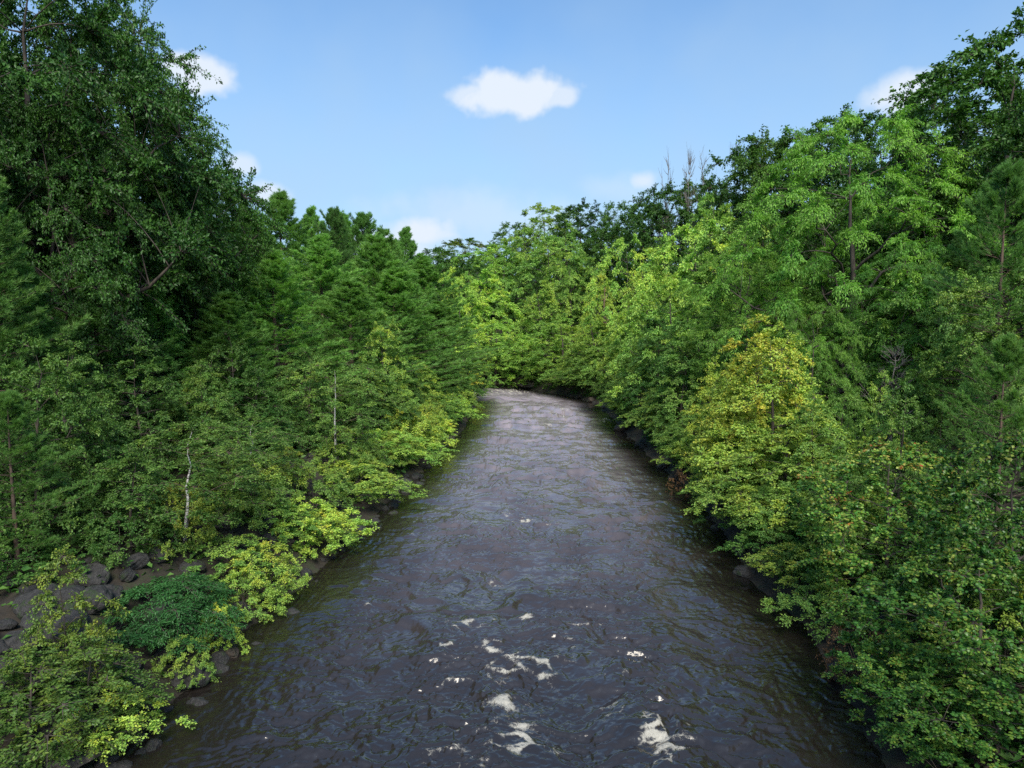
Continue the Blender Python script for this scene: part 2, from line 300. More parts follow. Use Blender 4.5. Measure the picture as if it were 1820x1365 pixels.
chop_sheen = np.clip(smooth(6, 70, Yw)*mid*(.9+.25*noise2(Xw*.7, Yw*.42)+.2*noise2(Xw*1.9, Yw*1.1)), 0, 1)  # rises with distance; drives roughness and the painted sky sheen
at_ = me.attributes.new('chop_sheen', 'FLOAT', 'POINT'); at_.data.foreach_set('value', chop_sheen.ravel().astype(np.float32))
wt = link('river_water', me); wt['kind'] = 'structure'

# ------------------------------------------------------------------ vegetation toolkit
def nrm(v): return v/np.maximum(np.linalg.norm(v, axis=-1, keepdims=True), 1e-9)
def tubes(P, R, sides=5):
    """P (B,n,3) polylines, R (B,n) radii -> verts, quads"""
    B, n, _ = P.shape; T = np.gradient(P, axis=1); T = nrm(T)
    ref = np.where(np.abs(T[..., 2:3]) > .9, np.array([1., 0, 0]), np.array([0, 0, 1.]))
    A = nrm(np.cross(T, ref)); C = np.cross(T, A); an = np.arange(sides)*2*PI/sides
    V = P[:, :, None]+R[:, :, None, None]*(A[:, :, None]*np.cos(an)[:, None]+C[:, :, None]*np.sin(an)[:, None])
    b, j, k = np.meshgrid(np.arange(B), np.arange(n-1), np.arange(sides), indexing='ij'); k2 = (k+1) % sides
    f = lambda jj, kk: (b*n+jj)*sides+kk
    return V.reshape(-1, 3), np.stack([f(j, k), f(j, k2), f(j+1, k2), f(j+1, k)], -1).reshape(-1, 4)
class Wood:
    def __init__(s): s.V = []; s.F = []; s.n = 0
    def add(s, P, R, sides=5):
        v, f = tubes(np.asarray(P, float), np.asarray(R, float), sides); s.V.append(v); s.F.append(f+s.n); s.n += len(v)
    def mesh(s, name, m): return mk_mesh(name, np.concatenate(s.V), [np.concatenate(s.F)], m, smooth_=True)
def bez(a, c, b, n):
    t = np.linspace(0, 1, n)[None, :, None]; a, c, b = a[:, None], c[:, None], b[:, None]
    return a*(1-t)**2+2*c*t*(1-t)+b*t*t
def dia(w, fold=.12, bend=-.12):
    return np.array([(0, 0, 0), (.45, w/2, fold*w*2), (1, 0, bend), (.45, -w/2, fold*w*2)]), np.array([(0, 2, 1), (0, 3, 2)])
def maple_tpl():
    o = [(.0, 0), (.02, .30), (.30, .26), (.34, .52), (.55, .30), (.72, .24), (1, 0)]
    pts = o+[(x, -y) for x, y in o[-2:0:-1]]
    V = [(x, y, -.10*x*x-.12*abs(y)+.03) for x, y in pts]; V.append((.35, 0, .05)); c = len(V)-1; n = len(pts)
    return np.array(V), np.array([(c, i, (i+1) % n) for i in range(n)])
def tuft_tpl(rng, k, w, spread):
    V, F = [], []
    for i in range(k):
        ph = rng.rand()*2*PI; s = spread*(.35+.65*rng.rand()); x0 = rng.rand()*.35
        d = np.array([1, s*math.cos(ph), s*math.sin(ph)+.1]); d /= np.linalg.norm(d); q = np.cross(d, rng.randn(3)); q /= np.linalg.norm(q); b = np.array([x0, 0, 0])
        L = .75+.3*rng.rand(); V += [b-q*w/2, b+q*w/2, b+d*L]; F.append((3*i, 3*i+1, 3*i+2))
    return np.array(V), np.array(F)
def place(tpl, P, A, N, Sz, lv=None, cv=None, rng=None):
    TV, TF = tpl; A = nrm(A); N = N-A*(N*A).sum(1, keepdims=True); N = nrm(N); B = np.cross(N, A)
    V = P[:, None]+Sz[:, None, None]*(TV[None, :, 0:1]*A[:, None]+TV[None, :, 1:2]*B[:, None]+TV[None, :, 2:3]*N[:, None])
    F = TF[None]+(np.arange(len(P))*len(TV))[:, None, None]; k = len(TF)
    return V.reshape(-1, 3), F.reshape(-1, 3), {'lv': np.repeat(lv, k), 'cv': np.repeat(cv, k), 'lv2': np.repeat(rng.rand(len(P)), k)}
PROF = {'round': lambda t: np.sqrt(np.clip(1-(2*t-.92)**2*1.0, .02, 1)), 'cone': lambda t: np.clip(1.05*(1-t)**.75*np.minimum(1, .55+t*3), .06, 1),
        'oval': lambda t: np.sqrt(np.clip(1-(2.0*t-.8)**2*.69, .03, 1)), 'vase': lambda t: np.clip(.45+1.5*t-1.15*t**3.2, .1, 1), 'mound': lambda t: np.sqrt(np.clip(1-t**2*.97, .02, 1))}
def broadleaf(seed, H, R, cb, prof, nc, rc, flat, K, L, size, tpl, lm, bm, trunk_r, nl=8, stems=1, up=.8, droop=.15, twigs=True, gap=.25, lean=0., wood_sides=6, rise=.55, shoots=.12, limb_mat=None):
    rng = np.random.RandomState(seed)
    # clump centres in the crown envelope
    C = []; nzp = rng.rand(8)*6.28
    def env(t, ph): return R*PROF[prof](t)*(1+gap*(.5*np.sin(2*ph+nzp[0]+4*t)+.5*np.sin(3*ph+nzp[1]-6*t)+.35*np.sin(5*ph+nzp[2]+9*t)))
    for i in range(nc):
        t = rng.rand(60)**.85; ph = rng.rand(60)*2*PI; q = .25+.75*np.sqrt(rng.rand(60))
        r = env(t, ph)*q; z = H*(cb+(1-cb)*t)
        c = np.stack([r*np.cos(ph), r*np.sin(ph), z-rc*flat*.5], 1)
        if C:
            d = np.linalg.norm(np.array(C)[None]-c[:, None], axis=2).min(1); c = c[np.argmax(d*(.6+.4*q))]
        else: c = c[0]
        C.append(c)
    C = np.array(C); C[:, 0] += lean*C[:, 2]
    w = Wood(); segs = []
    if stems == 1:
        n = 12; tt = np.linspace(0, 1, n); wob = np.cumsum(rng.randn(n, 2)*.025*H/n**.5, 0)*tt[:, None]; top = H*.9
        TP = np.stack([wob[:, 0]+lean*tt*top, wob[:, 1], tt*top-.25*(1-tt)], 1); TR = trunk_r*((1-tt)**.85*.93+.06); TR[0] *= 1.35
        w.add(TP[None], TR[None], 9); trunks = [(TP, TR)]
    else:
        trunks = []; n = 8; tt = np.linspace(0, 1, n)
        for k in range(stems):
            ph = 2*PI*k/stems+rng.rand()*.8; out = R*(.25+.45*rng.rand()); hh = H*(.55+.4*rng.rand())
            a = np.array([[math.cos(ph)*.08*R, math.sin(ph)*.08*R, -.2]]); b = np.array([[math.cos(ph)*out, math.sin(ph)*out, hh]]); c = np.array([[math.cos(ph)*out*.35, math.sin(ph)*out*.35, hh*.6]])
            TP = bez(a, c, b, n)[0]; TR = trunk_r*(.8+.4*rng.rand())*((1-tt)*.85+.12); w.add(TP[None], TR[None], 6); trunks.append((TP, TR))
    w2 = Wood() if limb_mat else w
    allP = np.concatenate([t[0][1:] for t in trunks]); allR = np.concatenate([t[1][1:] for t in trunks])
    # main limbs to anchor clumps, other clumps branch off the limbs
    idx = [int(rng.randint(nc))]; D = np.linalg.norm(C-C[idx[0]], axis=1)
    for _ in range(min(nl, nc)-1): j = int(np.argmax(D)); idx.append(j); D = np.minimum(D, np.linalg.norm(C-C[j], axis=1))
    An = C[idx]; hd = np.hypot(An[:, 0]-lean*An[:, 2], An[:, 1]); za = np.clip(An[:, 2]-hd*rise, H*cb*.6 if stems == 1 else 0, H*.86)
    sel = [int(np.argmin(np.abs(allP[:, 2]-z)+.5*np.hypot(allP[:, 0]-a_[0], allP[:, 1]-a_[1])*(stems > 1))) for z, a_ in zip(za, An)]
    st = allP[sel]; sr = np.minimum(allR[sel]*.62, trunk_r*.5); mid_ = st*.45+An*.55; mid_[:, 2] = st[:, 2]+(An[:, 2]-st[:, 2])*(.30+.3*rng.rand(len(An)))
    LP = bez(st, mid_, An, 9); LP[:, 1:-1] += rng.randn(len(An), 7, 3)*.018*H*.5; LR = sr[:, None]*np.linspace(1, .18, 9)[None]; w2.add(LP, LR, wood_sides)
    flatP = np.concatenate([LP[:, 2:].reshape(-1, 3), allP]); flatR = np.concatenate([LR[:, 2:].ravel(), allR])
    rest = np.array([j for j in range(nc) if j not in idx])
    if len(rest):
        Cr = C[rest]; dd = np.linalg.norm(flatP[None]-Cr[:, None], axis=2)+np.maximum(0, flatP[None, :, 2]-Cr[:, None, 2]+.25*rc)*1.6
        j = np.argmin(dd, 1); s0 = flatP[j]; m0 = (s0+Cr)/2; m0[:, 2] += .12*np.linalg.norm(Cr-s0, axis=1); m0 += rng.randn(*m0.shape)*.1*rc
        w2.add(bez(s0, m0, Cr, 6), np.minimum(flatR[j]*.6, .06*trunk_r/.2*1.0)[:, None]*np.linspace(1, .25, 6)[None], 4)
    # leafy twigs in every clump
    ph = rng.rand(nc, K)*2*PI; zz = rng.rand(nc, K)*1.5-.5; rr = np.sqrt(np.clip(1-zz*zz*.8, .1, 1))
    rs = rc*(.65+.7*rng.rand(nc, 1)); Dv = np.stack([rr*np.cos(ph), rr*np.sin(ph), zz*flat+.04], -1)
    Dv[..., :2] += .35*nrm(C[:, :2]-np.array([lean*H*.5, 0]))[:, None]
    od = nrm(C[:, :2]-np.array([lean*H*.5, 0])); Dv[..., 2] -= (.30*rng.rand(nc, 1)+.05)*(Dv[..., :2]*od[:, None]).sum(-1)*2
    sh = (rng.rand(nc, K) < shoots); Dv[sh] = nrm(Dv[sh]*np.array([.5, .5, 0])+np.array([0, 0, 1.]))*1.15
    Dv *= (rs*(.55+.6*rng.rand(nc, K)))[..., None]
    a = np.repeat(C[:, None], K, 1).reshape(-1, 3); d = Dv.reshape(-1, 3); b = a+d; c = a+d*.5; c[:, 2] += .12*np.linalg.norm(d, axis=1); b[:, 2] -= droop*np.linalg.norm(d, axis=1)
    if twigs:
        w2.add(bez(a, c, b, 4), np.repeat(np.array([[.012, .008, .005, .003]])*(1+R*.12), len(a), 0), 3)
    t = (.22+.78*rng.rand(len(a), L))[..., None]; A3, C3, B3 = a[:, None], c[:, None], b[:, None]
    P = A3*(1-t)**2+2*C3*t*(1-t)+B3*t*t; T = nrm(2*(C3-A3)*(1-t)+2*(B3-C3)*t)
    P = P.reshape(-1, 3)+rng.randn(len(a)*L, 3)*size*.55*np.array([1, 1, .6]); T = T.reshape(-1, 3)
    ax = T+rng.randn(len(P), 3)*.75; ax[:, 2] -= droop*1.6; out = nrm(P-np.array([0, 0, H*(cb+.4*(1-cb))]))
    N = np.array([0, 0, up*.75])+.45*out+rng.randn(len(P), 3)*.55
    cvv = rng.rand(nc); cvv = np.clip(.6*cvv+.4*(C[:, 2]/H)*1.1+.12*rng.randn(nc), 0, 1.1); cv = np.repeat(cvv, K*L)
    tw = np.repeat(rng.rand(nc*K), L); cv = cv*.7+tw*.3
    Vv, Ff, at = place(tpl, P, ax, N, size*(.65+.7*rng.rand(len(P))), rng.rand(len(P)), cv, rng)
    return w.mesh('trunk', bm), mk_mesh('crown', Vv, [Ff], lm, at), H, R, (w2.mesh('branches', limb_mat) if limb_mat else None)
def pine(seed, H, R, sp, nb, npl, ntf, needle, tk, tw, trunk_r=.2, prof=lambda t: np.clip(1.08*(1-t)**.8*np.minimum(1, .45+t*3.2), .04, 1), bare=.06, rag=.25):
    rng = np.random.RandomState(seed); w = Wood(); n = 14; tt = np.linspace(0, 1, n)
    TP = np.stack([np.sin(tt*3+seed)*.006*H, np.cos(tt*2.4+seed)*.006*H, tt*H-.2*(1-tt)], 1); w.add(TP[None], (trunk_r*((1-tt)**.9*.96+.03))[None], 8)
    z = bare*H; whz = []
    while z < H*.985: whz.append(z); z += sp*(.75+.5*rng.rand())*(1-.45*z/H)
    whz = np.array(whz); Z = np.repeat(whz, nb)+rng.randn(len(whz)*nb)*sp*.15; t = np.clip((Z/H-bare)/(1-bare), 0, 1)
    ph = np.repeat(rng.rand(len(whz))*6.28, nb)+np.tile(np.arange(nb)*2*PI/nb, len(whz))+rng.randn(len(Z))*.25
    lob = 1+.16*np.sin(2*ph+seed)+.1*np.sin(3*ph+5*t+seed)
    Ln = R*prof(t)*(1-rag+rag*1.4*rng.rand(len(Z)))*lob
    el0 = np.interp(t, [0, .5, 1], [.10, .28, .75])+rng.randn(len(Z))*.07; D = np.stack([np.cos(ph), np.sin(ph), 0*ph], 1)
    a = np.stack([0*Z, 0*Z, Z], 1); b = a+D*(Ln*np.cos(el0))[:, None]; b[:, 2] += Ln*(np.sin(el0)+.10); c = a+D*(Ln*.55)[:, None]; c[:, 2] += Ln*(np.sin(el0)*.4-.03)
    BP = bez(a, c, b, 7); w.add(BP, (trunk_r*.22*(1-.75*t))[:, None]*np.linspace(1, .15, 7)[None]*np.clip(Ln/R+.3, .3, 1)[:, None], 4)
    # side branchlets lie in a flat spray, tufts sit along them
    s = np.linspace(.22, 1, npl)[None]+rng.randn(len(Z), npl)*.03; s = np.clip(s, .15, 1)[..., None]
    Q = a[:, None]*(1-s)**2+2*c[:, None]*s*(1-s)+b[:, None]*s*s; T = nrm(2*(c-a)[:, None]*(1-s)+2*(b-c)[:, None]*s)
    side = np.where(np.arange(npl) % 2 == 0, 1., -1.)[None, :, None]; Sd = nrm(np.cross(T, np.array([0, 0, 1.])))*side
    fw = np.clip(s, 0, 1); bl = (Ln[:, None]*.36*(1.12-fw[..., 0]*.8)*(.7+.6*rng.rand(len(Z), npl)))[..., None]
    bd = nrm(T*(.75+.5*fw)+Sd*(1.1-fw*.75)+np.array([0, 0, .10])+rng.randn(len(Z), npl, 3)*.1); E = Q+bd*bl
    w.add(np.stack([Q.reshape(-1, 3), E.reshape(-1, 3)], 1), np.repeat([[.008, .003]], Q.reshape(-1, 3).shape[0], 0), 3)
    u = (.15+.85*rng.rand(*Q.shape[:2], ntf))[..., None]; P = (Q[:, :, None]*(1-u)+E[:, :, None]*u).reshape(-1, 3)
    dr = np.repeat(bd.reshape(-1, 3), ntf, 0)+rng.randn(len(P), 3)*.28+np.array([0, 0, .22]); P = P+rng.randn(len(P), 3)*needle*.25
    # leader tufts
    k = 26; zt = H*(.93+.08*rng.rand(k)); P = np.concatenate([P, np.stack([rng.randn(k)*.05, rng.randn(k)*.05, zt], 1)]); dr = np.concatenate([dr, rng.randn(k, 3)*.5+np.array([0, 0, 1])])
    cb_ = rng.rand(len(Z))*.6+.4*rng.rand(len(Z)); cv = np.concatenate([np.repeat(cb_, npl*ntf)*.8+.2*rng.rand(len(Z)*npl*ntf), np.full(k, .8)])
    tpl = tuft_tpl(rng, tk, tw, .75)
    Vv, Ff, at = place(tpl, P, dr, rng.randn(len(P), 3)+np.array([0, 0, 1.2]), needle*(.8+.4*rng.rand(len(P))), rng.rand(len(P)), cv, rng)
    return w.mesh('trunk', M['brownbark']), mk_mesh('crown', Vv, [Ff], M['needle'], at), H, R
def bare_tree(seed, H, R, m, tr=.12, nb=26):
    rng = np.random.RandomState(seed); w = Wood(); tt = np.linspace(0, 1, 10)
    TP = np.stack([np.cumsum(rng.randn(10))*.01*H, np.cumsum(rng.randn(10))*.01*H, tt*H-.2*(1-tt)], 1); TR = tr*((1-tt)*.9+.08); w.add(TP[None], TR[None], 7)
    z = H*(.25+.72*rng.rand(nb)); ph = rng.rand(nb)*6.28; L = R*(1.15-z/H)*(.5+.9*rng.rand(nb)); a = np.stack([np.interp(z, TP[:, 2], TP[:, 0]), np.interp(z, TP[:, 2], TP[:, 1]), z], 1)
    D = np.stack([np.cos(ph), np.sin(ph), .75+.5*rng.rand(nb)], 1); b = a+D*L[:, None]; c = a+D*np.array([1, 1, .4])*L[:, None]*.5
    BP = bez(a, c, b, 7)+rng.randn(nb, 7, 3)*.02*H*.3; BP[:, 0] = a; w.add(BP, (tr*.32)*np.linspace(1, .2, 7)[None]*np.ones((nb, 1)), 4)
    k = 7+0; Q = BP[:, 1:][:, rng.randint(0, 6, k)].reshape(-1, 3); d = rng.randn(len(Q), 3)*.5+np.repeat(nrm(D), k, 0); d[:, 2] += .3; E = Q+nrm(d)*(R*.3*(.4+rng.rand(len(Q))))[:, None]
    w.add(bez(Q, (Q+E)/2+rng.randn(len(Q), 3)*.05, E, 4), np.repeat([[tr*.13, tr*.1, tr*.08, tr*.06]], len(Q), 0), 3)
    return w.mesh('trunk', m), None, H, R

D60, D45, D30 = dia(.6), dia(.5), dia(.3)
MP = maple_tpl()
def variants(f, seeds): return [f(s) for s in seeds]
PROTO = {}
PP = lambda t: np.clip(1.06*(1-t)**.82*np.minimum(1, .6+t*2.5), .05, 1)
PROTO['oak'] = variants(lambda s: broadleaf(s, 19, 7, .22, 'oval', 125, 1.5, .75, 19, 46, .155, D60, M['oak'], M['bark'], .36, nl=12, gap=.45, droop=.04, shoots=.06), (1, 2, 3))
PROTO['hill'] = variants(lambda s: broadleaf(s, 16, 4.6, .2, 'oval', 85, 1.2, .7, 12, 38, .20, D60, M['oak'], M['bark'], .24, nl=9, gap=.35), (11, 12, 13))
PROTO['airy'] = variants(lambda s: broadleaf(s, 18, 4.6, .3, 'oval', 100, .95, .9, 10, 32, .19, D60, M['leaf'], M['bark'], .22, nl=10, gap=.4), (21, 22))
PROTO['far'] = variants(lambda s: broadleaf(s, 13, 4.2, .08, 'oval' if s%2 else 'cone', 86, .92, .75, 13, 36, .15, D60, M['leaf'], M['bark'], .2, nl=9, gap=.42), (31, 32, 33, 34, 35))
PROTO['locust'] = variants(lambda s: broadleaf(s, 17, 6.5, .14, 'oval', 115, 1.25, .42, 20, 44, .18, D30, M['locust'], M['bark'], .28, nl=13, droop=.3, gap=.25, up=1.2, rise=.7), (41, 42))
PROTO['mid'] = variants(lambda s: broadleaf(s, 8, 2.7, .06, 'cone', 92, .56, .62, 13, 32, .095, D60, M['leaf'], M['bark'], .1, nl=9, gap=.4, up=.6), (51, 52, 53, 54))
PROTO['birch'] = variants(lambda s: broadleaf(s, 8, 1.9, .26, 'oval', 58, .52, .6, 11, 28, .08, D60, M['leaf'], M['birch'], .062, nl=7, gap=.35, lean=.08, limb_mat=M['brownbark']), (61, 62))
PROTO['shrub'] = variants(lambda s: broadleaf(s, 2.4, 1.5, .08, 'mound', 56, .30, .75, 11, 24, .07, D60, M['leaf'], M['bark'], .03, nl=9, stems=6, gap=.4, up=.6), (71, 72, 73, 74))
PROTO['nearmaple'] = variants(lambda s: broadleaf(s, 7, 3.0, .08, 'oval', 115, .5, .62, 12, 22, .10, MP, M['maple'], M['bark'], .1, nl=10, gap=.4, up=.8, droop=.22, shoots=.25), (81, 82))
PROTO['sapling'] = variants(lambda s: broadleaf(s, 4.2, 1.25, .1, 'cone', 44, .38, .55, 11, 22, .07, D60, M['leaf'], M['bark'], .04, nl=7, gap=.4, up=.9), (91, 92))
PROTO['sumac'] = variants(lambda s: broadleaf(s, 2.6, 1.7, .05, 'mound', 64, .42, .6, 12, 34, .13, dia(.22, .1, -.2), M['lance'], M['bark'], .035, nl=9, stems=7, gap=.3, up=.9, droop=.35), (101,))
PROTO['dryshrub'] = variants(lambda s: broadleaf(s, 1.6, 1.2, .05, 'mound', 24, .34, .4, 9, 12, .07, D45, M['dry'], M['brownbark'], .02, nl=7, stems=6, gap=.3, droop=.3), (111,))
PROTO['pine'] = variants(lambda s: pine(s, 15, 4.6, .92, 7, 15, 6, .25, 9, .10, prof=PP, rag=.35), (121, 122, 123, 124))
PROTO['bluntpine'] = variants(lambda s: pine(s, 15, 3.6, .6, 7, 12, 5, .25, 9, .10, prof=lambda t: np.clip(1.1*(1-t)**.6, .05, 1), rag=.5), (125,))
PROTO['nearpine'] = variants(lambda s: pine(s, 9, 3.9, .72, 5, 17, 6, .19, 11, .075, trunk_r=.12, prof=PP, rag=.35), (131, 132))
PROTO['farpine'] = variants(lambda s: pine(s, 17, 3.4, .9, 5, 9, 4, .34, 7, .11), (141,))
PROTO['bare'] = variants(lambda s: bare_tree(s, 9, 2.4, M['dead'], .17, 34), (151, 152))
PROTO['snag'] = variants(lambda s: bare_tree(s, 9, 1.6, M['snag'], .22, 7), (161,))
KIND = {'oak': ('oak_tree', 'oak tree'), 'hill': ('broadleaf_tree', 'broadleaf tree'), 'airy': ('broadleaf_tree', 'broadleaf tree'), 'far': ('broadleaf_tree', 'broadleaf tree'), 'locust': ('locust_tree', 'locust tree'),
        'mid': ('young_maple_tree', 'maple tree'), 'birch': ('birch_tree', 'birch tree'), 'shrub': ('shrub', 'shrub'), 'nearmaple': ('maple_tree', 'maple tree'), 'sapling': ('sapling', 'sapling'), 'sumac': ('leafy_shrub', 'shrub'),
        'dryshrub': ('withered_shrub', 'shrub'), 'pine': ('pine_tree', 'pine tree'), 'bluntpine': ('pine_tree', 'pine tree'), 'nearpine': ('pine_tree', 'pine tree'), 'farpine': ('pine_tree', 'pine tree'), 'bare': ('bare_tree', 'dead tree'), 'snag': ('dead_snag', 'dead tree')}
rs = np.random.RandomState(77); cnt = {}
def plant(sp, x, y, h, width, autumn, label, group=None, bright=1.0, rz=None, tilt=0., z=None):
    i = cnt.get(sp, 0); cnt[sp] = i+1; ps = PROTO[sp]; pt = ps[i % len(ps)]; tm, cm, H, R = pt[:4]; bmesh_ = pt[4] if len(pt) > 4 else None
    nm, cat = KIND[sp]; r = bpy.data.objects.new(nm, None); COL.objects.link(r); r.empty_display_size = .2
    r.location = (x, y, gz1(x, y) if z is None else z); sx = width/(2*R*.95) if width else h/H; r.scale = (sx, sx, h/H)
    r.rotation_euler = (rs.randn()*.02+tilt*.3, tilt+rs.randn()*.02, rs.rand()*6.28 if rz is None else rz)
    r['label'] = label; r['category'] = cat
    if group: r['group'] = group
    link('trunk', tm, r)
    if bmesh_: link('branches', bmesh_, r)
    if cm:
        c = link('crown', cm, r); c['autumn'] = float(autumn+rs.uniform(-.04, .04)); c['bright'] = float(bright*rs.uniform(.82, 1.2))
    return r
def at(px, py, Y): d = px_dir(px, py); s = Y/d[1]; return d[0]*s, CAM_H+d[2]*s
